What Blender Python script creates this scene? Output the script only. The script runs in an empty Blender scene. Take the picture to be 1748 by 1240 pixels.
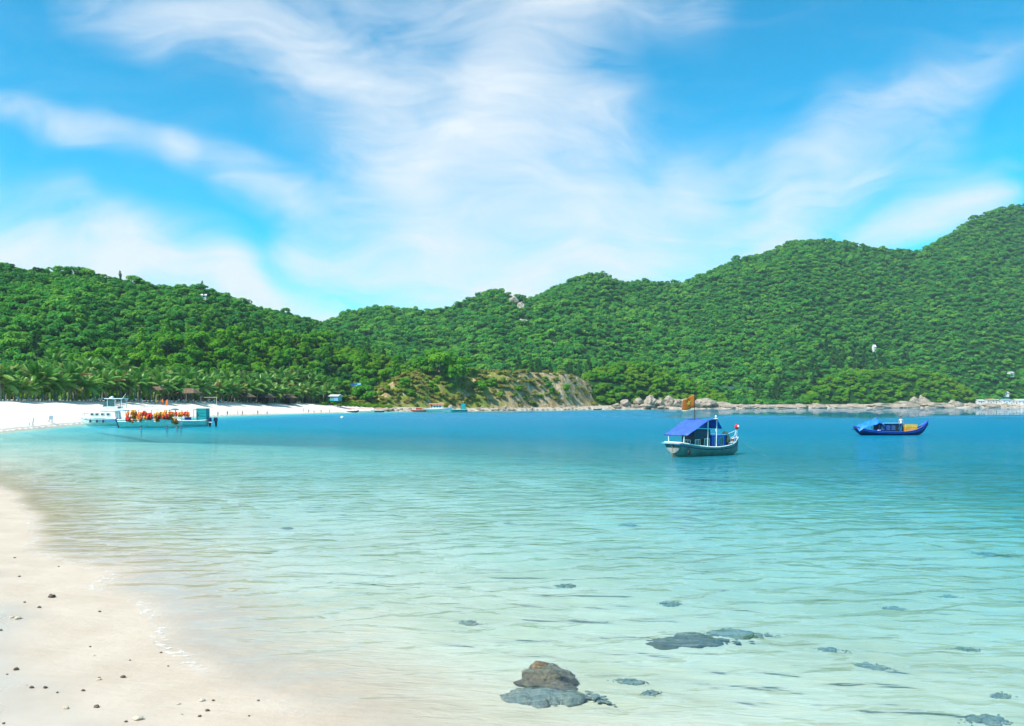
import bpy, bmesh, math, random
import numpy as np
from mathutils import Vector, Matrix, Euler

random.seed(7)
SC = bpy.context.scene
COL = SC.collection
R = math.radians

# ------------------------------------------------------------------ camera
FPX = 1400.0          # focal length in photo pixels (photo is 1748 wide)
HOR = 690.0           # horizon row in the photo
CAMZ = 4.0
cam_d = bpy.data.cameras.new('camera')
cam = bpy.data.objects.new('camera', cam_d)
COL.objects.link(cam)
cam.location = (0, 0, CAMZ)
cam.rotation_euler = (R(90), 0, 0)
cam_d.sensor_width = 36.0
cam_d.lens = 36.0 * FPX / 1748.0
cam_d.shift_y = (HOR - 620.0) / 1748.0
cam_d.clip_start = 0.1
cam_d.clip_end = 20000
SC.camera = cam

# ------------------------------------------------------------------ node helpers
class NT:
    def __init__(s, tree):
        s.t = tree
    def n(s, typ, ins=None, **props):
        nd = s.t.nodes.new(typ)
        for k, v in props.items():
            setattr(nd, k, v)
        for k, v in (ins or {}).items():
            s.put(nd.inputs[k], v)
        return nd
    def put(s, sock, v):
        if isinstance(v, bpy.types.NodeSocket):
            s.t.links.new(v, sock)
        elif isinstance(v, bpy.types.Node):
            s.t.links.new(v.outputs[0], sock)
        else:
            if sock.type == 'RGBA' and len(v) == 3:
                v = (*v, 1)
            sock.default_value = v
    def m(s, op, a, b=0.0, c=None, clamp=False):
        ins = {0: a, 1: b}
        if c is not None:
            ins[2] = c
        return s.n('ShaderNodeMath', ins, operation=op, use_clamp=clamp).outputs[0]
    def vm(s, op, a, b=None, out=0, scale=None):
        ins = {0: a}
        if b is not None:
            ins[1] = b
        nd = s.n('ShaderNodeVectorMath', ins, operation=op)
        if scale is not None:
            s.put(nd.inputs['Scale'], scale)
        return nd.outputs[out]
    def mr(s, v, a, b, c=0.0, d=1.0, smooth=True):
        nd = s.n('ShaderNodeMapRange', {0: v, 1: a, 2: b, 3: c, 4: d})
        nd.interpolation_type = 'SMOOTHSTEP' if smooth else 'LINEAR'
        return nd.outputs[0]
    def mix(s, f, a, b, blend='MIX'):
        nd = s.n('ShaderNodeMix', None, data_type='RGBA', blend_type=blend)
        s.put(nd.inputs[0], f); s.put(nd.inputs[6], a); s.put(nd.inputs[7], b)
        return nd.outputs[2]
    def noise(s, vec, scale, detail=4, rough=0.55, dist=0.0, out=0, dim='3D'):
        ins = {'Scale': scale, 'Detail': detail, 'Roughness': rough, 'Distortion': dist}
        nd = s.n('ShaderNodeTexNoise', ins, noise_dimensions=dim)
        if vec is not None:
            s.put(nd.inputs['Vector'], vec)
        return nd.outputs[out]
    def ramp(s, f, stops):
        nd = s.n('ShaderNodeValToRGB', {0: f})
        cr = nd.color_ramp
        while len(cr.elements) < len(stops):
            cr.elements.new(0.5)
        for e, (p, c) in zip(cr.elements, stops):
            e.position = p
            e.color = (*c, 1) if len(c) == 3 else c
        return nd.outputs[0]

# ------------------------------------------------------------------ sun direction, world sky with cirrus
SUN_EL, SUN_AZ = R(51), math.atan2(-0.72, -0.62)      # azimuth from +Y towards +X
SUN_DIR = Vector((math.cos(SUN_EL) * math.sin(SUN_AZ), math.cos(SUN_EL) * math.cos(SUN_AZ), math.sin(SUN_EL)))
world = bpy.data.worlds.new('World')
SC.world = world
world.use_nodes = True
world.cycles.sampling_method = 'MANUAL'
world.cycles.sample_map_resolution = 512
world.node_tree.nodes.clear()
w = NT(world.node_tree)
sky = w.n('ShaderNodeTexSky', None, sky_type='NISHITA')
sky.sun_disc = False
sky.sun_elevation = SUN_EL
sky.sun_rotation = SUN_AZ % (2 * math.pi)
sky.altitude = 0
sky.air_density = 1.0
sky.dust_density = 0.15
sky.ozone_density = 3.0
tc = w.n('ShaderNodeTexCoord').outputs['Generated']
sep = w.n('ShaderNodeSeparateXYZ', {0: tc})
ysafe = w.m('MAXIMUM', w.m('ABSOLUTE', sep.outputs[1]), 0.12)
u = w.m('DIVIDE', sep.outputs[0], ysafe)
v = w.m('DIVIDE', sep.outputs[2], ysafe)
uv0 = w.n('ShaderNodeCombineXYZ', {0: u, 1: v, 2: 0.0}).outputs[0]
wn = w.n('ShaderNodeTexNoise', {'Vector': uv0, 'Scale': 3.0, 'Detail': 2, 'Roughness': 0.55}, noise_dimensions='2D')
warp = w.vm('SCALE', w.vm('SUBTRACT', wn.outputs['Color'], (0.5, 0.5, 0.5)), scale=0.14)
uvw = w.vm('MULTIPLY', w.vm('ADD', uv0, warp), (1, 1, 0))
def UV(px, py):
    return ((px - 874) / FPX, (HOR - py) / FPX, 0)
# cirrus streaks: (start, end, half width, density)
STROKES = [
    ((180, 5), (480, 95), 70, .55), ((330, 60), (660, 175), 75, .62), ((560, 150), (780, 330), 110, .50),
    ((960, -60), (850, 150), 62, .70), ((850, 150), (715, 320), 62, .80), ((560, -40), (830, 190), 190, .48),
    ((760, 330), (830, 470), 170, .62), ((540, 445), (900, 505), 52, .85), ((800, 440), (1080, 440), 95, .85),
    ((-260, 395), (200, 445), 78, 1.0), ((200, 435), (400, 500), 74, .95), ((400, 495), (570, 560), 48, .95),
    ((-200, 165), (180, 245), 30, .50), ((150, 240), (330, 275), 26, .48), ((310, 268), (520, 345), 30, .55),
    ((430, 330), (760, 420), 42, .55), ((900, 160), (1010, 360), 130, .55), ((1110, 305), (1290, 258), 40, .62, 1),
    ((1010, 385), (1190, 320), 70, .62), ((1330, 300), (1530, 190), 46, .62, 1), ((1420, 235), (1780, 110), 44, .55, 1),
    ((1310, 375), (1490, 305), 36, .45, 1), ((1480, 398), (1740, 352), 24, .85, 1), ((1460, 420), (1700, 392), 18, .62, 1),
    ((760, 10), (1160, 5), 62, .42), ((-60, 300), (150, 335), 26, .28), ((1120, 420), (1420, 330), 34, .38),
    ((1000, 300), (1330, 400), 150, .42), ((1240, 390), (1560, 250), 80, .40),
    ((1480, 330), (1748, 318), 12, .30, 1), ((1180, 470), (1360, 405), 30, .55),
]
inv = None
for (a, b, hw, den, *tp) in STROKES:
    A, B = UV(*a), UV(*b)
    BA = (B[0] - A[0], B[1] - A[1], 0)
    L2 = BA[0] ** 2 + BA[1] ** 2
    pa = w.vm('SUBTRACT', uvw, A)
    h = w.m('DIVIDE', w.vm('DOT_PRODUCT', pa, BA, out=1), L2, clamp=True)
    off = w.vm('SUBTRACT', pa, w.vm('SCALE', BA, scale=h))
    dist = w.vm('LENGTH', off, out=1)
    if tp:
        q = w.m('SUBTRACT', w.m('MULTIPLY', h, 2.0), 1.0)
        dist = w.m('ADD', dist, w.m('MULTIPLY', w.m('MULTIPLY', q, q), hw * 1.0 / FPX))
        hw = hw * 1.45
    k = w.mr(dist, hw * 1.6 / FPX, 0.0, 0.0, den * (0.88 if den > 0.79 else 0.64))
    k1 = w.m('SUBTRACT', 1.0, k)
    inv = k1 if inv is None else w.m('MULTIPLY', inv, k1)
# the same kind of streaks all round the rest of the sky, outside the field of the named ones
frame = w.m('MAXIMUM', w.m('SUBTRACT', w.m('ABSOLUTE', u), 0.62), w.m('SUBTRACT', v, 0.48))
away = w.m('MAXIMUM', w.mr(frame, 0.0, 0.35), w.mr(sep.outputs[1], 0.2, -0.05))
pl = w.n('ShaderNodeCombineXYZ', {0: w.m('DIVIDE', sep.outputs[0], w.m('ADD', w.m('MAXIMUM', sep.outputs[2], 0.0), 0.15)),
                                 1: w.m('DIVIDE', sep.outputs[1], w.m('ADD', w.m('MAXIMUM', sep.outputs[2], 0.0), 0.15)), 2: 0.0}).outputs[0]
gen = w.mr(w.noise(w.n('ShaderNodeMapping', {0: pl, 'Rotation': (0, 0, 0.6), 'Scale': (0.7, 1.6, 1)}), 0.9, 4, 0.55, 0.6, dim='2D'), 0.42, 0.70, 0.0, 0.55)
# fine fibres along the wind
fib_v = w.n('ShaderNodeMapping', {0: uvw, 'Rotation': (0, 0, R(24)), 'Scale': (2.2, 9.0, 1)})
fib = w.noise(fib_v, 2.4, 5, 0.64, 0.6, dim='2D')
fib2 = w.noise(w.n('ShaderNodeMapping', {0: uvw, 'Rotation': (0, 0, R(-32)), 'Scale': (3.0, 8.0, 1)}), 2.0, 5, 0.64, 0.5, dim='2D')
fibm = w.m('ADD', w.m('MULTIPLY', fib, 0.6), w.m('MULTIPLY', fib2, 0.6))
mask = w.m('SUBTRACT', 1.0, inv)
mask = w.m('ADD', w.m('MULTIPLY', mask, w.m('SUBTRACT', 1.0, away)), w.m('MULTIPLY', gen, away))
mask = w.m('ADD', mask, w.m('MULTIPLY', w.m('SUBTRACT', fibm, 0.6), w.mr(mask, 0.0, 0.35, 0.20, 1.15)), clamp=True)
cloud = w.m('MULTIPLY', mask, 0.96)
skyg = w.n('ShaderNodeGamma', {0: sky.outputs[0], 1: 1.22}).outputs[0]
skyc = w.mix(1.0, skyg, (0.075, 1.08, 1.09, 1), 'MULTIPLY')
CLOUD_L = 6.9
cl = w.n('ShaderNodeCombineXYZ', {0: CLOUD_L * 0.93, 1: CLOUD_L * 1.0, 2: CLOUD_L * 1.06}).outputs[0]
wc = w.mix(cloud, skyc, cl)
bg = w.n('ShaderNodeBackground', {0: wc, 1: 0.10})
w.t.links.new(bg.outputs[0], w.n('ShaderNodeOutputWorld').inputs[0])

sun_d = bpy.data.lights.new('sun', 'SUN')
sun_d.energy = 5.0
sun_d.angle = R(0.53)
sun_d.color = (1.0, 0.955, 0.88)
sun = bpy.data.objects.new('sun', sun_d)
COL.objects.link(sun)
sun.rotation_euler = (-SUN_DIR).to_track_quat('-Z', 'Y').to_euler()
sun.location = SUN_DIR * 300

SC.view_settings.view_transform = 'Standard'
SC.view_settings.look = 'None'
SC.view_settings.gamma = 1.0
SC.view_settings.use_curve_mapping = False
SC.view_settings.exposure = 0.50
SC.cycles.use_denoising = True
SC.cycles.use_adaptive_sampling = True
SC.cycles.adaptive_threshold = 0.025
SC.cycles.adaptive_min_samples = 8
SC.cycles.max_bounces = 6
SC.cycles.diffuse_bounces = 2
SC.cycles.glossy_bounces = 2
SC.cycles.transmission_bounces = 2
SC.cycles.transparent_max_bounces = 8
SC.cycles.caustics_reflective = False
SC.cycles.caustics_refractive = False

# ------------------------------------------------------------------ tags and object helpers
def tag(o, label=None, cat=None, group=None, kind=None):
    if label: o['label'] = label
    if cat: o['category'] = cat
    if group: o['group'] = group
    if kind: o['kind'] = kind
    return o

def np_mesh(name, verts, faces, mat=None, smooth=False, attrs=None):
    """verts (n,3), faces (m,k) numpy arrays"""
    me = bpy.data.meshes.new(name)
    verts = np.asarray(verts, np.float32); faces = np.asarray(faces, np.int32)
    n, m, k = len(verts), len(faces), faces.shape[1]
    me.vertices.add(n); me.vertices.foreach_set('co', verts.ravel())
    me.loops.add(m * k); me.loops.foreach_set('vertex_index', faces.ravel())
    me.polygons.add(m)
    me.polygons.foreach_set('loop_start', np.arange(0, m * k, k, dtype=np.int32))
    me.polygons.foreach_set('loop_total', np.full(m, k, np.int32))
    if smooth:
        me.polygons.foreach_set('use_smooth', np.ones(m, bool))
    for an, av in (attrs or {}).items():
        at = me.attributes.new(an, 'FLOAT', 'POINT')
        at.data.foreach_set('value', np.asarray(av, np.float32))
    me.update(); me.validate()
    if mat: me.materials.append(mat)
    return me

def link(name, me, parent=None, loc=None, rot=None, scale=None):
    o = bpy.data.objects.new(name, me)
    COL.objects.link(o)
    if parent is not None: o.parent = parent
    if loc is not None: o.location = loc
    if rot is not None: o.rotation_euler = rot
    if scale is not None: o.scale = scale if hasattr(scale, '__len__') else (scale,) * 3
    return o

def empty(name, loc=(0, 0, 0), rz=0.0, label=None, cat=None, group=None, scale=None):
    o = bpy.data.objects.new(name, None)
    COL.objects.link(o)
    o.location = loc; o.rotation_euler = (0, 0, rz)
    o.empty_display_size = 0.2
    if scale: o.scale = (scale,) * 3
    return tag(o, label, cat, group)

# ------------------------------------------------------------------ numpy noise
def _h(ix, iy, seed):
    n = (ix.astype(np.int64) * 374761393 + iy.astype(np.int64) * 668265263 + seed * 1442695) & 0xffffffff
    n = ((n ^ (n >> 13)) * 1274126177) & 0xffffffff
    return ((n ^ (n >> 16)) & 0xffff) / 65535.0
def vnoise(x, y, seed=0):
    ix, iy = np.floor(x), np.floor(y)
    fx, fy = x - ix, y - iy
    fx = fx * fx * (3 - 2 * fx); fy = fy * fy * (3 - 2 * fy)
    a = _h(ix, iy, seed); b = _h(ix + 1, iy, seed); c = _h(ix, iy + 1, seed); d = _h(ix + 1, iy + 1, seed)
    return (a * (1 - fx) + b * fx) * (1 - fy) + (c * (1 - fx) + d * fx) * fy - 0.5
def fbm(x, y, seed=0, octv=4):
    s = 0; a = 1.0
    for i in range(octv):
        s = s + a * vnoise(x * 2 ** i, y * 2 ** i, seed + i * 17); a *= 0.5
    return s
def sstep(a, b, t):
    t = np.clip((t - a) / (b - a), 0, 1)
    return t * t * (3 - 2 * t)
def tab(px, pts):
    p = np.array(pts, float)
    return np.interp(px, p[:, 0], p[:, 1])

# ------------------------------------------------------------------ the lie of the land (metres, camera over the origin)
NEAR = np.array([(-105, 98), (-62, 78), (-38, 55), (-23.3, 37.3), (-11.1, 20.6), (-5.5, 12.9), (-4.05, 11.05), (-2.7, 9.75), (0, 7.35), (4.7, 2.6), (12, -5), (24, -20), (60, -60)], float)
def near_s(x, y):
    """signed distance to the near waterline, positive over the water"""
    best = np.full(np.shape(x), 1e9); sg = np.ones(np.shape(x))
    for i in range(len(NEAR) - 1):
        a, b = NEAR[i], NEAR[i + 1]
        d = b - a
        t = np.clip(((x - a[0]) * d[0] + (y - a[1]) * d[1]) / (d @ d), 0, 1)
        qx, qy = a[0] + t * d[0] - x, a[1] + t * d[1] - y
        dd = np.hypot(qx, qy)
        side = np.sign(d[0] * (y - a[1]) - d[1] * (x - a[0]))
        up = dd < best
        best = np.where(up, dd, best); sg = np.where(up, side, sg)
    return best * sg
T_F = [(-600, 80), (-300, 88), (-150, 100), (0, 119), (70, 140), (140, 168), (230, 205), (340, 258), (450, 320), (560, 375), (660, 430), (760, 470), (870, 509), (960, 560), (1060, 622), (1240, 700), (1430, 780), (1650, 830), (1748, 900), (2000, 1000), (2600, 1150)]
T_G = [(-600, 150), (-150, 172), (0, 190), (140, 228), (340, 305), (480, 375), (560, 408), (600, 420), (640, 438), (760, 478), (870, 517), (960, 568), (1060, 634), (1240, 722), (1430, 815), (1650, 870), (1748, 940), (2000, 1040), (2600, 1200)]
T_ZB = [(-600, 4.6), (0, 4.8), (340, 4.8), (480, 4.4), (560, 3.9), (640, 2.6), (760, 1.6), (960, 1.8), (1060, 3.0), (1240, 3.5), (1300, 3.0), (1430, 3.5), (1650, 4.5), (1748, 4.0), (2600, 4)]
HILLS = {
    'left': dict(B=[(-600, 170), (-300, 200), (0, 275), (300, 350), (545, 500), (800, 620)], R=[(-600, 380), (-300, 400), (0, 480), (300, 540), (545, 660), (800, 760)],
                 py=[(-600, 400), (-300, 410), (-100, 432), (0, 449), (60, 458), (130, 462), (200, 472), (270, 484), (340, 486), (380, 499), (430, 519), (480, 529), (545, 547), (600, 567), (700, 605), (800, 680), (900, 720)], tree=3.5),
    'range': dict(B=[(300, 640), (545, 600), (700, 560), (900, 600), (1060, 690), (1240, 760), (1430, 860), (1650, 930), (1748, 970), (2600, 1250)],
                  R=[(300, 850), (545, 900), (850, 1000), (1000, 1080), (1100, 1180), (1250, 1250), (1400, 1300), (1570, 1350), (1748, 1450), (2600, 1700)],
                  py=[(200, 640), (380, 580), (480, 562), (545, 549), (590, 528), (640, 521), (725, 526), (780, 518), (820, 496), (850, 490), (880, 499), (905, 507), (940, 491), (985, 469), (1030, 464), (1065, 479), (1100, 476), (1160, 483), (1200, 463), (1260, 441), (1310, 426), (1350, 409), (1400, 405), (1450, 411), (1500, 421), (1570, 425), (1620, 396), (1660, 371), (1700, 353), (1748, 346), (1850, 336), (2000, 340), (2600, 420)], tree=5.5),
    'hillock': dict(B=[(-600, 180), (0, 215), (140, 255), (340, 330), (560, 430), (700, 468), (900, 540)], R=[(-600, 260), (0, 300), (140, 345), (340, 425), (560, 520), (700, 548), (900, 600)],
                    py=[(-600, 660), (0, 640), (60, 630), (120, 615), (200, 598), (300, 580), (400, 572), (450, 568), (540, 575), (600, 590), (680, 612), (740, 630), (800, 652), (860, 690), (1000, 720)], tree=5.0),
    'headland': dict(B=[(500, 395), (600, 425), (640, 440), (760, 480), (870, 520), (960, 571), (1060, 640), (1200, 720)], R=[(500, 430), (600, 462), (640, 478), (760, 520), (870, 556), (960, 606), (1060, 690), (1200, 760)],
                     py=[(500, 720), (570, 690), (600, 682), (640, 668), (680, 647), (720, 635), (760, 632), (800, 634), (960, 637), (985, 643), (1010, 657), (1040, 676), (1070, 700), (1200, 740)], tree=0.0, plateau=70),
    'mound': dict(B=[(900, 575), (1060, 640), (1240, 730), (1300, 760)], R=[(900, 625), (1060, 700), (1240, 780), (1300, 800)],
                  py=[(930, 740), (975, 680), (990, 652), (1010, 640), (1060, 626), (1100, 626), (1150, 647), (1200, 667), (1240, 685), (1270, 720), (1300, 740)], tree=0.0, plateau=25),
    'mound2': dict(B=[(1300, 760), (1430, 822), (1650, 880), (1750, 930)], R=[(1300, 800), (1430, 870), (1650, 930), (1750, 980)],
                   py=[(1330, 740), (1370, 690), (1400, 655), (1430, 643), (1480, 637), (1560, 637), (1610, 646), (1650, 668), (1680, 695), (1720, 740)], tree=0.0, plateau=25),
}
def hill_z(name, px, y):
    H = HILLS[name]
    B, Rr = tab(px, H['B']), tab(px, H['R'])
    Z = CAMZ + (HOR - tab(px, H['py'])) / FPX * Rr - H['tree']
    t = (y - B) / (Rr - B)
    pl = H.get('plateau', 0)
    tt = np.clip(t, 0, 1)
    if name in ('headland',):
        prof = 1 - (1 - tt) ** 1.35
    elif pl:
        prof = np.sin(tt * np.pi / 2)
    else:
        prof = tt ** 0.95
    back = np.clip(y - Rr - pl, 0, None) / (Rr - B)
    prof = np.where(t > 1, 1 - 0.5 * np.minimum(back, 1.0) ** 1.3 * (1 if pl else 0.9), prof)
    z = np.where(t <= 0, -20.0, Z * prof)
    return z, tt, Z
def land(x, y, full=False):
    x = np.asarray(x, float); y = np.asarray(y, float)
    ys = np.maximum(y, 1.0)
    px = np.clip(874 + FPX * x / ys, -590, 2590)
    F, G, ZB = tab(px, T_F), tab(px, T_G), tab(px, T_ZB)
    Fj = F + fbm(px / 40, px * 0, 3, 3) * 0.02 * F * sstep(600, 800, px)
    far_t = (ys - Fj) / (G - Fj)
    zfar = np.where(far_t > 0, ZB * np.clip(far_t, 0, 1) ** 0.85 + np.clip(ys - G, 0, None) * 0.012, 0)
    depth_far = np.clip(Fj - ys, 0, None)
    df = depth_far * (0.055 + 0.02 * sstep(600, 900, px))
    df = np.where(depth_far > 25, df * 0 + 25 * 0.055 + (depth_far - 25) * 0.045, df)
    s = near_s(x, y) + (fbm(x / 4.5, y / 4.5, 61, 3) * 1.1 + fbm(x / 1.3, y / 1.3, 62, 2) * 0.28) * sstep(75, 40, y)
    dn = np.interp(s, [0, 5, 12, 22, 34, 46, 62, 90, 200], [0, .27, .53, .82, 1.2, 1.9, 3.0, 4.6, 7.5])
    znear = np.interp(-s, [0, 6, 14, 30, 80], [0, .36, .75, 1.5, 3.6])
    zw = -np.minimum(dn, np.minimum(df, 8.0))
    zw = zw - 0.10 * fbm(x / 6, y / 6, 40, 3) * sstep(2, 12, s)
    z = np.where(s < 0, np.maximum(znear, 0), np.where(far_t > 0, zfar, zw))
    if not full and np.all(ys < 80):
        return z
    info = {}
    zz = z
    onland = (far_t > 0) & (s > -40)
    who = np.zeros(np.shape(x), int)
    for i, name in enumerate(('left', 'range', 'hillock', 'headland', 'mound', 'mound2')):
        hz, tt, Z = hill_z(name, px, ys)
        if name == 'range':
            g = fbm(px / 130 + ys / 900, ys / 260, 11, 4)
            g2 = np.abs(vnoise(px / 90 + ys / 420, ys / 700, 31))
            hz = hz + (g * 52 - g2 * 46) * tt * (1 - tt) * 2.6
        elif name == 'left':
            hz = hz + fbm(px / 110, ys / 120, 12, 4) * 16 * tt * (1 - tt) * 2.5
        elif name == 'hillock':
            hz = hz + fbm(px / 70, ys / 40, 13, 3) * 7 * tt * (1.15 - tt) * 2
        elif name == 'headland':
            hz = hz + (fbm(px / 24 + ys / 40, ys / 30, 14, 5) * 6.0 - np.abs(vnoise(px / 37 + ys / 60, ys / 70, 15)) * 2.2) * np.sin(np.clip(tt, 0, 1) * np.pi) ** 0.6
        hz = np.where(onland, hz, -50)
        up = hz > zz
        who = np.where(up, i + 1, who)
        zz = np.maximum(zz, hz)
    if full:
        return zz, px, s, far_t, who, F, G
    return zz
def ground(x, y):
    return float(land(np.array([x]), np.array([y]), True)[0][0])
def at(px, d, z=None):
    x = (px - 874) / FPX * d
    return Vector((x, d, ground(x, d) if z is None else z))
def hit(px, py, zoff=0.0, y0=5.0, y1=1500.0):
    """where the line of sight through a photo point meets the ground"""
    ys = np.geomspace(y0, y1, 3000)
    xs = (px - 874) / FPX * ys
    zr = CAMZ + (HOR - py) / FPX * ys
    g = land(xs, ys, True)[0] + zoff
    k = np.argmax(g >= zr)
    return Vector((xs[k], ys[k], g[k] - zoff))

# ------------------------------------------------------------------ materials
def new_mat(name):
    m = bpy.data.materials.new(name)
    m.use_nodes = True
    m.node_tree.nodes.clear()
    return m, NT(m.node_tree)
def finish(n, shader):
    o = n.n('ShaderNodeOutputMaterial')
    n.t.links.new(shader if isinstance(shader, bpy.types.NodeSocket) else shader.outputs[0], o.inputs[0])
def simple(name, col, rough=0.6, metal=0.0, vary=0.12, scale=6.0, bump=0.0, spec=0.4, coat=0.0):
    m, n = new_mat(name)
    tcn = n.n('ShaderNodeTexCoord').outputs['Object']
    f = n.noise(tcn, scale, 5, 0.6)
    c2 = tuple(max(0, c * (1 - vary * 2)) for c in col); c1 = tuple(min(1, c * (1 + vary)) for c in col)
    c = n.mix(n.mr(f, 0.3, 0.7), c2, c1)
    p = n.n('ShaderNodeBsdfPrincipled', {'Base Color': c, 'Roughness': rough, 'Metallic': metal, 'Specular IOR Level': spec, 'Coat Weight': coat})
    if bump:
        b = n.n('ShaderNodeBump', {'Strength': bump, 'Distance': 0.05, 'Height': n.noise(tcn, scale * 4, 6, 0.6)})
        n.put(p.inputs['Normal'], b.outputs[0])
    finish(n, p)
    return m
MAT = {}

# sand: dry cream, damp tan band and a mirror film left by the last wave
m, n = new_mat('sand')
pos = n.n('ShaderNodeNewGeometry').outputs['Position']
z = n.n('ShaderNodeSeparateXYZ', {0: pos}).outputs[2]
wob = n.m('MULTIPLY', n.m('SUBTRACT', n.noise(pos, 0.35, 4), 0.5), 0.16)
zz = n.m('ADD', z, wob)
damp = n.mr(zz, 0.36, 0.22)
film = n.m('MULTIPLY', n.mr(zz, 0.38, 0.27), n.mr(zz, 0.06, 0.17))
sp = n.noise(pos, 60, 3, 0.7)
big = n.noise(pos, 0.8, 4, 0.6)
dry = n.mix(n.mr(big, 0.3, 0.7), (0.66, 0.545, 0.44), (0.72, 0.605, 0.50))
dry = n.mix(n.mr(n.noise(n.n('ShaderNodeMapping', {0: pos, 'Rotation': (0, 0, -0.93), 'Scale': (0.25, 2.2, 1)}), 1.3, 5, 0.6), 0.45, 0.75, 0, 0.55), dry, (0.50, 0.41, 0.32))
dry = n.mix(n.mr(sp, 0.58, 0.72, 0, 0.45), dry, (0.38, 0.31, 0.24))
wet = n.mix(n.mr(big, 0.3, 0.7), (0.48, 0.39, 0.295), (0.54, 0.45, 0.35))
c = n.mix(damp, dry, wet)
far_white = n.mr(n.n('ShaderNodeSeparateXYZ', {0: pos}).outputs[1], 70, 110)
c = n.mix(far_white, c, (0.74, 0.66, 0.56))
rg = n.m('SUBTRACT', 0.95, n.m('MULTIPLY', film, 0.70))
bmp = n.n('ShaderNodeBump', {'Strength': n.m('SUBTRACT', 0.75, n.m('MULTIPLY', film, 0.68)), 'Distance': 0.03,
                            'Height': n.m('ADD', n.noise(pos, 3.0, 6, 0.65), n.m('MULTIPLY', n.noise(n.n('ShaderNodeMapping', {0: pos, 'Rotation': (0, 0, 0.9), 'Scale': (1, 5, 1)}), 1.6, 3), 0.5))})
p = n.n('ShaderNodeBsdfPrincipled', {'Base Color': c, 'Roughness': rg, 'Specular IOR Level': 0.45, 'Normal': bmp.outputs[0]})
finish(n, p); MAT['sand'] = m

# sandy sea floor with ripples
m, n = new_mat('seabed')
pos = n.n('ShaderNodeNewGeometry').outputs['Position']
big = n.noise(pos, 0.22, 5, 0.6)
c = n.mix(n.mr(big, 0.35, 0.68), (0.64, 0.58, 0.47), (0.52, 0.48, 0.36))
c = n.mix(n.mr(n.n('ShaderNodeSeparateXYZ', {0: pos}).outputs[2], -0.26, -0.05), c, (0.51, 0.42, 0.325))
c = n.mix(n.mr(n.noise(pos, 1.1, 5, 0.65), 0.60, 0.74, 0, 0.45), c, (0.38, 0.36, 0.24))
rip = n.noise(n.n('ShaderNodeMapping', {0: pos, 'Rotation': (0, 0, 0.35), 'Scale': (1, 3.5, 1)}), 1.6, 4, 0.55, 0.6)
bmp = n.n('ShaderNodeBump', {'Strength': 0.7, 'Distance': 0.08, 'Height': rip})
finish(n, n.n('ShaderNodeBsdfDiffuse', {'Color': c, 'Normal': bmp.outputs[0]})); MAT['seabed'] = m

# undergrowth soil of the hills
m, n = new_mat('hill_soil')
pos = n.n('ShaderNodeNewGeometry').outputs['Position']
c = n.mix(n.mr(n.noise(pos, 0.03, 5, 0.6), 0.35, 0.65), (0.012, 0.050, 0.012), (0.022, 0.075, 0.014))
c = n.mix(n.mr(n.noise(pos, 0.4, 5, 0.7), 0.5, 0.75), c, (0.015, 0.055, 0.012))
finish(n, n.n('ShaderNodeBsdfDiffuse', {'Color': c})); MAT['soil'] = m

# eroded headland: ochre scree with dry grass
m, n = new_mat('scree')
pos = n.n('ShaderNodeNewGeometry').outputs['Position']
st = n.noise(n.n('ShaderNodeMapping', {0: pos, 'Scale': (0.30, 0.09, 0.07)}), 1.0, 6, 0.6, 0.5)
c = n.mix(n.mr(st, 0.35, 0.68), (0.27, 0.175, 0.075), (0.55, 0.43, 0.30))
c = n.mix(n.mr(n.noise(pos, 0.5, 6, 0.7), 0.45, 0.66), c, (0.21, 0.18, 0.05))
xs_ = n.n('ShaderNodeSeparateXYZ', {0: pos}).outputs[0]
gr = n.m('MULTIPLY', n.mr(n.m('ADD', xs_, n.m('MULTIPLY', n.m('SUBTRACT', n.noise(pos, 0.06, 3), 0.5), 50)), 15, -25), n.mr(n.noise(pos, 0.16, 5, 0.6), 0.40, 0.52))
c = n.mix(gr, c, (0.19, 0.23, 0.04))
bmp = n.n('ShaderNodeBump', {'Strength': 1.0, 'Distance': 0.8, 'Height': n.noise(pos, 0.7, 6, 0.65)})
finish(n, n.n('ShaderNodeBsdfDiffuse', {'Color': c, 'Normal': bmp.outputs[0]})); MAT['scree'] = m

# rocky foreshore
m, n = new_mat('shingle')
pos = n.n('ShaderNodeNewGeometry').outputs['Position']
c = n.mix(n.mr(n.noise(pos, 0.9, 5, 0.7), 0.35, 0.65), (0.30, 0.25, 0.19), (0.62, 0.55, 0.45))
c = n.mix(n.mr(n.n('ShaderNodeSeparateXYZ', {0: pos}).outputs[2], 0.7, 0.1, 0, 0.6), c, (0.16, 0.14, 0.09))
bmp = n.n('ShaderNodeBump', {'Strength': 1.0, 'Distance': 0.6, 'Height': n.noise(pos, 1.2, 5, 0.7)})
finish(n, n.n('ShaderNodeBsdfDiffuse', {'Color': c, 'Normal': bmp.outputs[0]})); MAT['shingle'] = m

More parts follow.
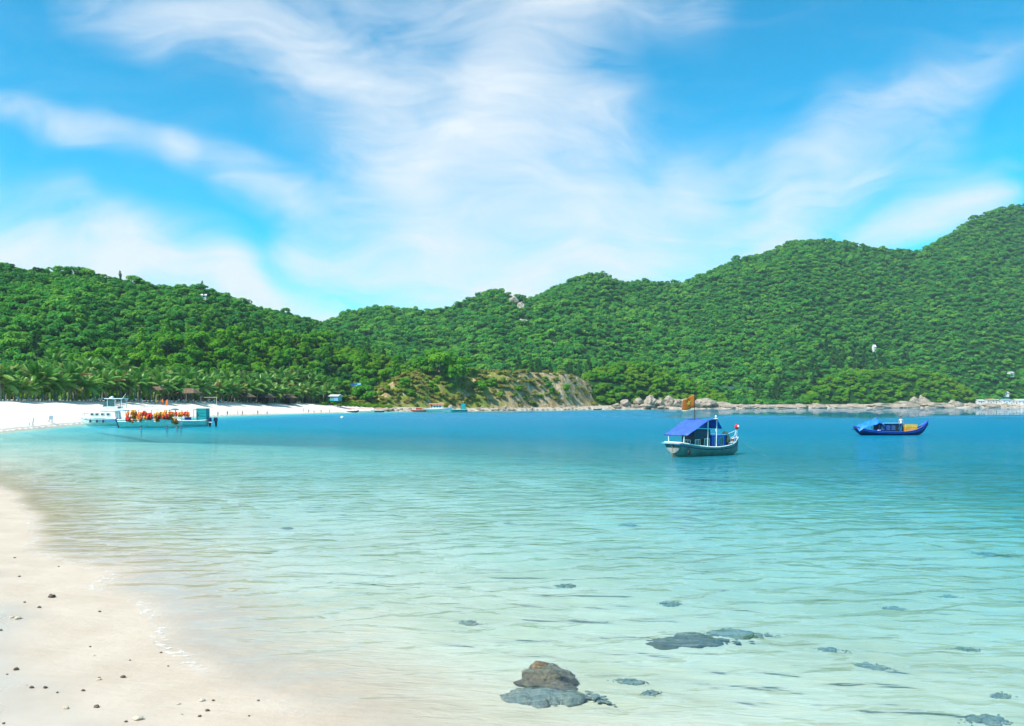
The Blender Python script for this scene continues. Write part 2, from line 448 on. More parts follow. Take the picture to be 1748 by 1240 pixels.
# sea water: clear and tinted by the depth below it, ruffled surface
m, n = new_mat('sea_water')
pos = n.n('ShaderNodeNewGeometry').outputs['Position']
D = n.n('ShaderNodeAttribute', None, attribute_name='depth').outputs['Fac']
calm = n.n('ShaderNodeAttribute', None, attribute_name='calm').outputs['Fac']
def expo(k):
    return n.m('EXPONENT', n.m('MULTIPLY', D, -k))
T = n.n('ShaderNodeCombineXYZ', {0: expo(0.66), 1: expo(0.062), 2: expo(0.030)}).outputs[0]
bodyc = n.ramp(n.m('DIVIDE', D, 8.0, clamp=True), [(0.0, (0.30, 0.50, 0.54)), (0.14, (0.07, 0.42, 0.52)), (0.28, (0.0, 0.28, 0.41)), (0.6, (0.0, 0.20, 0.335)), (1.0, (0.0, 0.17, 0.30))])
turb = n.m('SUBTRACT', 1.0, n.m('EXPONENT', n.m('MULTIPLY', n.m('MAXIMUM', n.m('SUBTRACT', D, 0.15), 0), -0.38)))
tr = n.n('ShaderNodeBsdfTransparent', {'Color': T})
body = n.n('ShaderNodeBsdfDiffuse', {'Color': bodyc})
under = n.n('ShaderNodeMixShader', {0: turb, 1: tr.outputs[0], 2: body.outputs[0]})
mp = n.n('ShaderNodeMapping', {0: pos, 'Rotation': (0, 0, R(-9)), 'Scale': (0.55, 1.5, 1.0)})
w1 = n.noise(mp, 0.85, 2, 0.5, 0.7)
w2 = n.noise(n.n('ShaderNodeMapping', {0: pos, 'Rotation': (0, 0, R(24)), 'Scale': (0.75, 1.6, 1.0)}), 2.0, 2, 0.5, 0.4)
w3 = n.noise(n.n('ShaderNodeMapping', {0: pos, 'Rotation': (0, 0, R(-4)), 'Scale': (0.35, 1.0, 1.0)}), 0.22, 3, 0.55, 0.3)
hgt = n.m('ADD', n.m('ADD', w1, n.m('MULTIPLY', w2, 0.34)), n.m('MULTIPLY', w3, 1.6))
ypos0 = n.n('ShaderNodeSeparateXYZ', {0: pos}).outputs[1]
bmp = n.n('ShaderNodeBump', {'Strength': n.m('MULTIPLY', n.m('MULTIPLY', n.mr(D, 0.0, 0.25, 0.25, 1.0), n.mr(ypos0, 18, 60, 0.60, 1.1)), n.m('SUBTRACT', 1.0, n.m('MULTIPLY', calm, 0.975))), 'Distance': 0.15, 'Height': hgt})
fr = n.n('ShaderNodeFresnel', {'IOR': 1.333, 'Normal': bmp.outputs[0]}).outputs[0]
ypos = n.n('ShaderNodeSeparateXYZ', {0: pos}).outputs[1]
frc = n.m('MULTIPLY', fr, n.m('ADD', n.mr(ypos, 14, 120, 0.88, 0.28), n.m('MULTIPLY', calm, 0.45)))
frc = n.m('MULTIPLY', frc, n.mr(D, 0.0, 0.05, 0.15, 1.0))
rgh = n.mr(n.n('ShaderNodeSeparateXYZ', {0: pos}).outputs[1], 15, 260, 0.04, 0.30, smooth=False)
rgh = n.m('MULTIPLY', rgh, n.m('SUBTRACT', 1.0, n.m('MULTIPLY', calm, 0.97)))
gl = n.n('ShaderNodeBsdfGlossy', {'Color': (1, 1, 1), 'Roughness': rgh, 'Normal': bmp.outputs[0]})
wat = n.n('ShaderNodeMixShader', {0: frc, 1: under.outputs[0], 2: gl.outputs[0]})
# thin lace of foam where the last wave dies on the sand
fo = n.m('MULTIPLY', n.mr(n.noise(pos, 7.0, 5, 0.7), 0.50, 0.62), n.m('MULTIPLY', n.mr(D, 0.024, 0.006), n.mr(n.noise(pos, 0.45, 2), 0.36, 0.56)))
foam = n.n('ShaderNodeBsdfDiffuse', {'Color': (0.85, 0.86, 0.86)})
wat2 = n.n('ShaderNodeMixShader', {0: n.m('MULTIPLY', fo, 0.55), 1: wat.outputs[0], 2: foam.outputs[0]})
finish(n, wat2); MAT['water'] = m

def leaf_mat(name, c1, c2, c3, transl=0.35):
    m, n = new_mat(name)
    rnd = n.n('ShaderNodeObjectInfo').outputs['Random']
    pos = n.n('ShaderNodeNewGeometry').outputs['Position']
    patch = n.noise(pos, 0.035, 3, 0.6)
    c = n.mix(n.mr(patch, 0.35, 0.65), c1, c2)
    c = n.mix(n.mr(rnd, 0.35, 1.0, 0, 0.85), c, c3)
    c = n.mix(n.mr(n.noise(pos, 0.9, 2), 0.4, 0.7, 0, 0.5), c, c2)
    d = n.n('ShaderNodeBsdfDiffuse', {'Color': c})
    t = n.n('ShaderNodeBsdfTranslucent', {'Color': n.mix(0.5, c, c3)})
    finish(n, n.n('ShaderNodeMixShader', {0: transl, 1: d.outputs[0], 2: t.outputs[0]}))
    return m
MAT['leaf_far'] = leaf_mat('leaf_far', (0.028, 0.190, 0.046), (0.080, 0.325, 0.050), (0.200, 0.440, 0.050))
MAT['leaf_mid'] = leaf_mat('leaf_mid', (0.060, 0.255, 0.025), (0.115, 0.340, 0.025), (0.195, 0.430, 0.030))
MAT['leaf_dark'] = leaf_mat('leaf_dark', (0.022, 0.12, 0.035), (0.040, 0.16, 0.035), (0.075, 0.20, 0.04))
MAT['leaf_lime'] = leaf_mat('leaf_lime', (0.095, 0.265, 0.020), (0.150, 0.330, 0.022), (0.240, 0.400, 0.030))
MAT['leaf_dry'] = leaf_mat('leaf_dry', (0.17, 0.26, 0.04), (0.27, 0.29, 0.055), (0.36, 0.29, 0.09))
MAT['bark'] = simple('bark', (0.16, 0.12, 0.085), 0.9, vary=0.3, bump=0.5)

# ------------------------------------------------------------------ ground sheets, split into the pieces of the setting
def grid_xy(cols, rows, u0, u1, y0, y1, apex):
    us = np.linspace(u0, u1, cols)
    ys = np.geomspace(y0 + apex, y1 + apex, rows) - apex
    Y, U = np.meshgrid(ys, us, indexing='ij')
    return U * (Y + apex), Y
def grid_faces(cols, rows):
    i = np.arange(rows - 1)[:, None] * cols + np.arange(cols - 1)[None, :]
    return np.stack([i, i + 1, i + cols + 1, i + cols], -1).reshape(-1, 4)
def submesh(V, Fc, keep):
    f = Fc[keep]
    idx, invi = np.unique(f.ravel(), return_inverse=True)
    return V[idx], invi.reshape(f.shape), idx

cols, rows = 460, 560
X, Y = grid_xy(cols, rows, -0.95, 0.95, -12, 2000, 26)
Z, PX, S, FT, WHO, FF, GG = land(X, Y, True)
V = np.stack([X, Y, Z], -1).reshape(-1, 3)
FC = grid_faces(cols, rows)
fz = Z.ravel()[FC].mean(1); fs = S.ravel()[FC].mean(1); fft = FT.ravel()[FC].mean(1); fpx = PX.ravel()[FC].mean(1)
fwho = WHO.ravel()[FC].max(1); fy = Y.ravel()[FC].mean(1)
is_near = (fs < 1.6) & (fy < 110)
is_sea = (~is_near) & (fft < 0.0)
is_head = (~is_near) & (~is_sea) & (fwho == 4)
is_hill = (~is_near) & (~is_sea) & (~is_head) & (fwho > 0)
is_flat = ~(is_near | is_sea | is_head | is_hill)
is_beach = is_flat & (fpx < 640)
is_shingle = is_flat & (fpx >= 640)
for nm, keep, mat in (('beach', is_near, 'sand'), ('seabed', is_sea, 'seabed'), ('headland', is_head, 'scree'), ('hills', is_hill, 'soil'), ('far_beach', is_beach, 'sand'), ('rocky_shore', is_shingle, 'shingle')):
    vv, ff, _ = submesh(V, FC, keep)
    tag(link(nm, np_mesh(nm, vv, ff, MAT[mat], True)), kind='structure')

# sea surface
wc_, wr_ = 640, 1000
X, Y = grid_xy(wc_, wr_, -0.95, 0.95, -8, 1250, 22)
Z, PX, S, FT, WHO, FF, GG = land(X, Y, True)
dep = np.where(S < 0, -np.interp(-S, [0, 6, 14], [0, .36, .75]), np.where(FT > 0, -0.5 * FT, -Z))
st_ = fbm(PX / 90, Y / 55, 91, 3)
calm = np.maximum(sstep(230, 300, Y + st_ * 90) * sstep(1000, 1250, PX + st_ * 160), 0.9 * sstep(150, 60, FF - Y + st_ * 60) * sstep(620, 760, PX))
rw = np.random.default_rng(17)
spc = (Y + 22) * (math.log(1272 / 14) / wr_)
hw_ = np.zeros_like(X)
for i in range(36):
    lam = 0.30 * (4.6 ** rw.random())
    ang = R(-8) + rw.normal() * R(31)
    kx, ky = -math.sin(ang) * 2 * math.pi / lam, math.cos(ang) * 2 * math.pi / lam
    ph = rw.random() * 6.28
    wob_ = 1.3 * vnoise(X / (lam * 5) + i * 7.1, Y / (lam * 5), 300 + i)
    amp_ = 0.046 * lam / (2 * math.pi)
    hw_ += amp_ * np.sin(kx * X + ky * Y + ph + 2.2 * wob_) * sstep(lam / 2.6, lam / 6, spc)
hw_ *= 0.75 + 0.9 * np.clip(fbm(X / 9, Y / 5, 71, 2) + 0.3, 0, 1)
hw_ *= np.interp(dep, [0.0, 0.06, 0.3], [0.12, 0.30, 1.0])
V = np.stack([X, Y, hw_], -1).reshape(-1, 3)
FC = grid_faces(wc_, wr_)
keep = dep.ravel()[FC].max(1) > -0.25
vv, ff, idx = submesh(V, FC, keep)
tag(link('sea', np_mesh('sea', vv, ff, MAT['water'], True, {'depth': np.maximum(dep.ravel()[idx], 0), 'calm': np.clip(calm.ravel()[idx], 0, 1)})), kind='structure')

# ------------------------------------------------------------------ foliage builders
def leaf_cloud(seed, lumps, n_leaf, size, asp=1.6, flat=0.75, jitter=0.7, cover=-0.35):
    """lumps: list of (cx,cy,cz,r). Leaves sit on the lumps' skins. returns verts, quads"""
    rg = np.random.default_rng(seed)
    lumps = np.array(lumps, float)
    pw = lumps[:, 3] ** 2; pw /= pw.sum()
    k = rg.choice(len(lumps), n_leaf, p=pw)
    d = rg.normal(size=(n_leaf, 3)); d /= np.linalg.norm(d, axis=1)[:, None]
    d[:, 2] = np.where(d[:, 2] < cover, -d[:, 2], d[:, 2])
    rr = lumps[k, 3] * (0.72 + 0.36 * rg.random(n_leaf))
    c = lumps[k, :3] + d * rr[:, None] * np.array([1, 1, flat])
    nrm = d + rg.normal(size=(n_leaf, 3)) * jitter * 0.45 + np.array([0, 0, 0.35])
    nrm /= np.linalg.norm(nrm, axis=1)[:, None]
    t = np.cross(nrm, rg.normal(size=(n_leaf, 3))); t /= np.linalg.norm(t, axis=1)[:, None]
    b = np.cross(nrm, t)
    s = size * (0.6 + 0.8 * rg.random(n_leaf))[:, None]
    t = t * s * asp * 0.5; b = b * s * 0.5
    droop = np.array([0, 0, -0.12]) * s
    V = np.stack([c - t + droop, c - b * 0.9, c + t + droop, c + b * 0.9], 1).reshape(-1, 3)
    Fq = np.arange(n_leaf * 4).reshape(-1, 4)
    return V, Fq
def crown_lumps(seed, n, rx, rz, zc, rmin=0.28, rmax=0.5):
    rg = random.Random(seed)
    out = []
    for i in range(n):
        a = rg.random() * 6.283; q = math.sqrt(rg.random()) * 0.75
        zq = (rg.random() * 1.5 - 0.55)
        zq = min(zq, 0.8)
        sh = math.sqrt(max(0.1, 1 - (zq * 0.8) ** 2))
        out.append((math.cos(a) * q * rx * sh, math.sin(a) * q * rx * sh, zc + zq * rz * 0.7, rx * (rmin + rg.random() * (rmax - rmin))))
    return out
def tube(path, radii, sides=6, cap=True):
    """verts, quads of a tapered tube along a list of points"""
    P = [Vector(p) for p in path]
    V, Fq = [], []
    for i, p in enumerate(P):
        d = (P[min(i + 1, len(P) - 1)] - P[max(i - 1, 0)]).normalized()
        a = d.orthogonal().normalized() if abs(d.z) < 0.99 else Vector((1, 0, 0))
        a = (a - d * a.dot(d)).normalized(); b = d.cross(a)
        for s in range(sides):
            th = 2 * math.pi * s / sides
            V.append(p + (a * math.cos(th) + b * math.sin(th)) * radii[i])
    for i in range(len(P) - 1):
        for s in range(sides):
            s2 = (s + 1) % sides
            Fq.append((i * sides + s, i * sides + s2, (i + 1) * sides + s2, (i + 1) * sides + s))
    return V, Fq
def mesh_from(name, V, Fq, mat, smooth=False):
    me = bpy.data.meshes.new(name)
    me.from_pydata([tuple(v) for v in V], [], [tuple(f) for f in Fq])
    if smooth:
        me.polygons.foreach_set('use_smooth', [True] * len(me.polygons))
    if mat: me.materials.append(mat)
    me.update()
    return me
def join_parts(parts):
    V, Fq = [], []
    for v, f in parts:
        o = len(V); V += list(v); Fq += [tuple(i + o for i in q) for q in f]
    return V, Fq

# ------------------------------------------------------------------ far forest (one mass of crowns on the mountains)
def instancer(name, pts, rotz, scl, variants, mat_objs, label, cat):
    me = bpy.data.meshes.new(name)
    n_ = len(pts)
    me.vertices.add(n_); me.vertices.foreach_set('co', np.asarray(pts, np.float32).ravel())
    for an, av, ty in (('rz', rotz, 'FLOAT'), ('sc', scl, 'FLOAT'), ('vi', variants, 'INT')):
        at_ = me.attributes.new(an, ty, 'POINT')
        at_.data.foreach_set('value', np.asarray(av, np.int32 if ty == 'INT' else np.float32))
    o = link(name, me)
    ng = bpy.data.node_groups.new(name, 'GeometryNodeTree')
    ng.interface.new_socket('Geometry', in_out='INPUT', socket_type='NodeSocketGeometry')
    ng.interface.new_socket('Geometry', in_out='OUTPUT', socket_type='NodeSocketGeometry')
    g = NT(ng)
    gi = g.n('NodeGroupInput'); go = g.n('NodeGroupOutput')
    geo = g.n('GeometryNodeJoinGeometry')
    def attr(nm, ty):
        nd = g.n('GeometryNodeInputNamedAttribute', None, data_type=ty)
        nd.inputs[0].default_value = nm
        return nd.outputs[0]
    rz, sc_, vi = attr('rz', 'FLOAT'), attr('sc', 'FLOAT'), attr('vi', 'INT')
    rot = g.n('ShaderNodeCombineXYZ', {2: rz}).outputs[0]
    for k, ob in enumerate(mat_objs):
        oi = g.n('GeometryNodeObjectInfo')
        oi.inputs['Object'].default_value = ob
        cmpn = g.n('FunctionNodeCompare', None, data_type='INT', operation='EQUAL')
        g.put(cmpn.inputs[2], vi); cmpn.inputs[3].default_value = k
        ip = g.n('GeometryNodeInstanceOnPoints')
        g.put(ip.inputs['Points'], gi.outputs[0]); g.put(ip.inputs['Selection'], cmpn.outputs[0])
        g.put(ip.inputs['Instance'], oi.outputs['Geometry'])
        g.put(ip.inputs['Rotation'], rot); g.put(ip.inputs['Scale'], sc_)
        g.t.links.new(ip.outputs[0], geo.inputs[0])
    g.t.links.new(geo.outputs[0], go.inputs[0])
    md = o.modifiers.new('scatter', 'NODES'); md.node_group = ng
    return tag(o, label, cat, kind='stuff')

def crown_src(name, seed, rx, rz, nl, nleaf, size, mat, cover=-0.35, rmin=0.28, rmax=0.5):
    V_, F_ = leaf_cloud(seed, crown_lumps(seed, nl, rx, rz, rz * 0.9, rmin, rmax), nleaf, size, cover=cover)
    return bpy.data.objects.new(name, np_mesh(name, V_, F_, mat))
far_src = [crown_src('forest_crown_%s' % c, 50 + i, 4.2 + 0.5 * (i % 3), 2.6 + 0.7 * (i % 2), 9, 300, 1.05, MAT['leaf_far']) for i, c in enumerate('abcdef')]

OUTCROPS = [(872, 512, 9), (885, 522, 7), (893, 545, 8), (945, 581, 7), (910, 584, 4), (1492, 597, 5)]
def scatter_points(step, seed, px0, px1, y0, y1, cond):
    rg = np.random.default_rng(seed)
    ys = np.arange(y0, y1, step)
    P = []
    for yy in ys:
        xa, xb = (px0 - 874) / FPX * yy, (px1 - 874) / FPX * yy
        xs = np.arange(xa, xb, step)
        P.append(np.stack([xs + rg.uniform(-.5, .5, len(xs)) * step, yy + rg.uniform(-.5, .5, len(xs)) * step], -1))
    P = np.concatenate(P)
    zz_, px_, s_, ft_, who_, F_, G_ = land(P[:, 0], P[:, 1], True)
    py_ = HOR - (zz_ - CAMZ) / P[:, 1] * FPX
    k = cond(px_, P[:, 1], zz_, py_, ft_, who_, G_, rg.random(len(P)))
    return np.concatenate([P[k], zz_[k][:, None]], 1), px_[k], py_[k], who_[k]
def past_ridge(px_, y_):
    rr = np.where(px_ < 560, tab(px_, HILLS['left']['R']), tab(px_, HILLS['range']['R']))
    return y_ > rr + 25
def clear_of_rock(px_, py_):
    ok = np.ones(len(px_), bool)
    for (a, b, r) in OUTCROPS:
        ok &= ((px_ - a) ** 2 + ((py_ - b) * 1.2) ** 2) > (r * 1.15) ** 2
    return ok
def c_range(px_, y_, z_, py_, ft_, who_, G_, rn):
    k = (ft_ > 1) & (who_ == 2) & (y_ < tab(px_, HILLS['range']['R']) + 25)
    k |= (ft_ > 1.5) & (who_ == 0) & (px_ > 640) & (y_ > G_ + 25)
    return k & clear_of_rock(px_, py_)
def c_left(px_, y_, z_, py_, ft_, who_, G_, rn):
    return (who_ == 1) & (y_ < tab(px_, HILLS['left']['R']) + 15)
rg = np.random.default_rng(5)
pts, pxs, pys, _ = scatter_points(6.6, 1, 380, 2050, 480, 1500, c_range)
pts[:, 2] -= 0.8
instancer('mountain_forest', pts, rg.uniform(0, 6.28, len(pts)), rg.uniform(0.5, 1.15, len(pts)) * np.where(rg.random(len(pts)) < 0.10, 1.5, 1), rg.integers(0, 6, len(pts)), far_src, 'dense green forest covering the mountain range behind the headland', 'forest')
n_far = len(pts)
pts, pxs, pys, _ = scatter_points(4.3, 2, -330, 800, 200, 760, c_left)
pts[:, 2] -= 0.5
instancer('hillside_forest', pts, rg.uniform(0, 6.28, len(pts)), rg.uniform(0.34, 0.80, len(pts)) * np.where(rg.random(len(pts)) < 0.10, 1.45, 1), rg.integers(0, 6, len(pts)), far_src, 'dense green forest covering the hill above the palm beach', 'forest')
print('forest', n_far, len(pts))

# ------------------------------------------------------------------ mesh builder for made things
class MB:
    def __init__(s):
        s.V = []; s.F = []
    def add(s, V_, F_):
        o = len(s.V); s.V += [Vector(v) for v in V_]; s.F += [tuple(i + o for i in f) for f in F_]
        return s
    def box(s, c, size, rz=0.0, ry=0.0, rx=0.0, taper=1.0, bev=0.0):
        M = Euler((rx, ry, rz)).to_matrix()
        hx, hy, hz = size[0] / 2, size[1] / 2, size[2] / 2
        V_ = []
        for z_ in (-hz, hz):
            k = taper if z_ > 0 else 1.0
            for (a, b) in ((-1, -1), (1, -1), (1, 1), (-1, 1)):
                V_.append(M @ Vector((a * hx * k, b * hy * k, z_)) + Vector(c))
        return s.add(V_, [(0, 3, 2, 1), (4, 5, 6, 7), (0, 1, 5, 4), (1, 2, 6, 5), (2, 3, 7, 6), (3, 0, 4, 7)])
    def tube(s, path, rad, sides=6):
        if not hasattr(rad, '__len__'): rad = [rad] * len(path)
        V_, F_ = tube(path, rad, sides)
        n_ = len(path)
        F_ = F_ + [tuple(range(sides))[::-1], tuple(range((n_ - 1) * sides, n_ * sides))]
        return s.add(V_, F_)
    def ell(s, c, r, seg=10, rings=7, zmin=-1.0):
        V_, F_ = [], []
        for i in range(rings + 1):
            th = -math.pi / 2 + math.pi * i / rings
            zz_ = max(math.sin(th), zmin)
            for j in range(seg):
                ph = 2 * math.pi * j / seg
                V_.append((c[0] + r[0] * math.cos(th) * math.cos(ph), c[1] + r[1] * math.cos(th) * math.sin(ph), c[2] + r[2] * zz_))
        for i in range(rings):
            for j in range(seg):
                j2 = (j + 1) % seg
                F_.append((i * seg + j, i * seg + j2, (i + 1) * seg + j2, (i + 1) * seg + j))
        return s.add(V_, F_)
    def sheet(s, rows_, thick=0.0):
        """rows_: list of equal-length point rows -> quad sheet, optionally given thickness downwards"""
        nr, nc = len(rows_), len(rows_[0])
        V_ = [p for r_ in rows_ for p in r_]
        F_ = [(i * nc + j, i * nc + j + 1, (i + 1) * nc + j + 1, (i + 1) * nc + j) for i in range(nr - 1) for j in range(nc - 1)]
        if thick:
            o = len(V_)
            V_ = V_ + [Vector(p) - Vector((0, 0, thick)) for p in V_]
            F_ = F_ + [tuple(k + o for k in f[::-1]) for f in F_]
            rim = [(0, j) for j in range(nc)] + [(i, nc - 1) for i in range(1, nr)] + [(nr - 1, j) for j in range(nc - 2, -1, -1)] + [(i, 0) for i in range(nr - 2, 0, -1)]
            ids = [i * nc + j for i, j in rim]
            for a, b in zip(ids, ids[1:] + ids[:1]):
                F_.append((b, a, a + o, b + o))
        return s.add(V_, F_)
    def mesh(s, name, mat, smooth=False):
        return mesh_from(name, s.V, s.F, mat, smooth)
    def build(s, name, mat, parent=None, smooth=False, **kw):
        return link(name, s.mesh(name, mat, smooth), parent, **kw)

def copy_tree(o, parent=None):
    c = o.copy(); COL.objects.link(c)
    c.parent = parent
    for ch in o.children:
        copy_tree(ch, c)
    return c

# ------------------------------------------------------------------ more materials
def paint(name, col, rough=0.35, wear=0.15, wearc=(0.35, 0.32, 0.28), vary=0.12):
    m, n = new_mat(name)
    tcn = n.n('ShaderNodeTexCoord').outputs['Object']
    c = n.mix(n.mr(n.noise(tcn, 2.0, 5, 0.6), 0.3, 0.7), tuple(x * (1 - vary) for x in col), tuple(min(1, x * (1 + vary)) for x in col))
    c = n.mix(n.mr(n.noise(n.n('ShaderNodeMapping', {0: tcn, 'Scale': (1, 1, 3)}), 5.0, 6, 0.7), 0.60, 0.72, 0, wear * 3), c, wearc)
    finish(n, n.n('ShaderNodeBsdfPrincipled', {'Base Color': c, 'Roughness': rough, 'Specular IOR Level': 0.4}))
    return m
MAT['white'] = paint('white_paint', (0.80, 0.80, 0.78), 0.35, 0.06)
MAT['hull_grey'] = paint('weathered_hull', (0.15, 0.18, 0.175), 0.6, 0.28, (0.16, 0.15, 0.10), 0.25)
MAT['hull_blue'] = paint('dark_blue_hull', (0.008, 0.02, 0.11), 0.45, 0.12, (0.05, 0.06, 0.16), 0.25)
MAT['blue'] = paint('blue_paint', (0.02, 0.10, 0.55), 0.45, 0.12)
MAT['lightblue'] = paint('light_blue_paint', (0.16, 0.42, 0.72), 0.45, 0.10)
MAT['teal'] = paint('teal_paint', (0.01, 0.30, 0.30), 0.45, 0.08)
MAT['navy'] = paint('navy_plastic', (0.01, 0.025, 0.08), 0.35, 0.05)
MAT['sea_tint_white'] = paint('sea_tint_hull', (0.66, 0.72, 0.64), 0.3, 0.08, (0.30, 0.36, 0.26))  # white hull paint with the green reflection of the sea mixed into its colour
MAT['red'] = paint('red_brown_paint', (0.45, 0.055, 0.03), 0.5, 0.12)
MAT['orange'] = simple('orange_fabric', (0.90, 0.17, 0.02), 0.8, vary=0.12)
MAT['amber'] = simple('amber_fabric', (0.90, 0.36, 0.03), 0.8, vary=0.12)
MAT['crimson'] = simple('red_fabric', (0.72, 0.03, 0.015), 0.8, vary=0.12)
MAT['tarp'] = simple('blue_tarpaulin', (0.045, 0.12, 0.50), 0.55, vary=0.10, scale=3)
MAT['tarp2'] = simple('bright_blue_tarpaulin', (0.015, 0.20, 0.75), 0.5, vary=0.14, scale=3)
MAT['wood'] = simple('weathered_wood', (0.30, 0.22, 0.14), 0.85, vary=0.25, bump=0.3)
MAT['darkwood'] = simple('dark_wood', (0.06, 0.045, 0.035), 0.8, vary=0.25)
MAT['thatch'] = simple('thatch', (0.17, 0.12, 0.075), 0.95, vary=0.35, scale=9, bump=0.6)
MAT['glass'] = simple('tinted_glass', (0.05, 0.08, 0.09), 0.12, vary=0.05, spec=0.6)
MAT['metal'] = simple('grey_metal', (0.45, 0.46, 0.47), 0.35, 0.8, vary=0.1)
MAT['black'] = simple('black_rubber', (0.015, 0.016, 0.02), 0.6)
MAT['crate_y'] = simple('yellow_crate', (0.78, 0.50, 0.07), 0.6, vary=0.12)
MAT['crate_o'] = simple('orange_crate', (0.72, 0.33, 0.05), 0.6, vary=0.12)
MAT['rope'] = simple('rope', (0.10, 0.14, 0.16), 0.9)
MAT['skin'] = simple('skin', (0.34, 0.19, 0.12), 0.6, vary=0.06)
MAT['hair'] = simple('dark_hair', (0.012, 0.010, 0.010), 0.6)
MAT['cloth_w'] = simple('white_cloth', (0.78, 0.77, 0.74), 0.9)
MAT['cloth_b'] = simple('denim', (0.03, 0.06, 0.22), 0.9)
MAT['basket'] = simple('dark_green_basket', (0.02, 0.07, 0.05), 0.7, vary=0.3)
MAT['wall_w'] = simple('whitewash', (0.72, 0.70, 0.66), 0.8, vary=0.08)
MAT['roof_b'] = simple('blue_roof', (0.12, 0.35, 0.55), 0.6)
MAT['roof_r'] = simple('pink_roof', (0.55, 0.26, 0.20), 0.7)
MAT['roof_g'] = simple('grey_roof', (0.50, 0.50, 0.48), 0.6)
MAT['trunk_palm'] = simple('palm_trunk', (0.26, 0.22, 0.17), 0.9, vary=0.25, bump=0.4)

def rock_mat(name, c1, c2, c3, bs=1.0, algae=None, k=1.0):
    m, n = new_mat(name)
    tcn = n.n('ShaderNodeTexCoord').outputs['Object']
    pos = n.n('ShaderNodeNewGeometry').outputs['Position']
    c = n.mix(n.mr(n.noise(tcn, 2.2 * k, 6, 0.65), 0.35, 0.65), c1, c2)
    c = n.mix(n.mr(n.noise(tcn, 5.0 * k, 5, 0.7), 0.52, 0.66), c, c3)
    if algae:
        c = n.mix(n.mr(n.n('ShaderNodeSeparateXYZ', {0: pos}).outputs[2], algae[0], algae[1]), c, algae[2])
    b = n.n('ShaderNodeBump', {'Strength': 0.9, 'Distance': 0.12 * bs, 'Height': n.noise(tcn, 4.0, 7, 0.68)})
    finish(n, n.n('ShaderNodeBsdfPrincipled', {'Base Color': c, 'Roughness': 0.8, 'Normal': b.outputs[0], 'Specular IOR Level': 0.3}))
    return m
MAT['granite'] = rock_mat('granite', (0.29, 0.23, 0.175), (0.40, 0.335, 0.265), (0.16, 0.13, 0.10), 2.0, (0.9, 0.2, (0.15, 0.13, 0.09)))
MAT['outcrop'] = rock_mat('pale_outcrop', (0.36, 0.29, 0.23), (0.46, 0.39, 0.32), (0.22, 0.17, 0.12), 4.0)
MAT['wetrock'] = rock_mat('barnacled_rock', (0.13, 0.09, 0.055), (0.30, 0.22, 0.13), (0.045, 0.04, 0.03), 1.0, (-0.06, -0.26, (0.10, 0.10, 0.08)), 2.2)
MAT['darkrock'] = rock_mat('submerged_rock', (0.13, 0.19, 0.20), (0.20, 0.24, 0.22), (0.32, 0.30, 0.20), 1.2, None, 3.5)
MAT['pebble_d'] = rock_mat('dark_pebble', (0.07, 0.05, 0.04), (0.14, 0.10, 0.075), (0.25, 0.19, 0.13), 0.1)
MAT['pebble_l'] = rock_mat('pale_pebble', (0.55, 0.46, 0.34), (0.66, 0.57, 0.43), (0.30, 0.23, 0.16), 0.1)

# ------------------------------------------------------------------ rocks
def rock_mesh(name, seed, mat, sub=3, flat=1.0, cuts=7, rough=0.16, smooth=True):
    bm = bmesh.new()
    bmesh.ops.create_icosphere(bm, subdivisions=sub, radius=1.0)
    rg_ = random.Random(seed)
    planes = []
    for _ in range(cuts):
        d = Vector((rg_.gauss(0, 1), rg_.gauss(0, 1), rg_.gauss(0, 0.8))).normalized()
        planes.append((d, 0.55 + rg_.random() * 0.3))
    co = np.array([v.co[:] for v in bm.verts])
    nz = fbm(co[:, 0] * 1.7 + seed * 3.1 + co[:, 2] * 1.3, co[:, 1] * 1.7 + co[:, 2] * 1.1, seed, 4)
    for v, q in zip(bm.verts, nz):
        p = v.co.copy()
        for d, lim in planes:
            e = p.dot(d)
            if e > lim: p -= d * (e - lim) * 0.85
        p *= 1 + q * rough * 1.6
        p.z *= flat
        v.co = p
    me = bpy.data.meshes.new(name)
    bm.to_mesh(me); bm.free()
    me.materials.append(mat)
    if smooth:
        me.polygons.foreach_set('use_smooth', [True] * len(me.polygons))
    return me
BOULDER = [rock_mesh('boulder', 10 + i, MAT['granite'], 3, 0.85, 12, 0.34, False) for i in range(6)]
rr = random.Random(3)
# the cluster of big pale boulders under the bushy mound
for i, (px, py, wpx, hpx) in enumerate([(1050, 694, 20, 9), (1068, 693, 24, 14), (1090, 690, 22, 16), (1109, 690, 24, 20), (1126, 692, 20, 17), (1102, 697, 30, 8), (1142, 689, 22, 20), (1152, 692, 26, 15), (1160, 684, 24, 12), (1116, 682, 18, 10), (1176, 690, 26, 14), (1190, 692, 24, 10), (1083, 698, 16, 6), (1131, 699, 22, 6), (1205, 693, 26, 8)]):
    d = float(tab(px, T_F)) + 3 + (698 - py) * 1.1
    p = at(px, d)
    k = d / FPX
    o = link('boulder', BOULDER[i % 6], None, (p.x, p.y, p.z + hpx * k * 0.25), (0, 0, rr.random() * 6.28), (wpx * k * 0.54, wpx * k * 0.45, hpx * k * 0.70))
    tag(o, 'big pale boulder heaped below the bushy mound beside the headland', 'boulder', 'heaped boulders under the bushy mound')
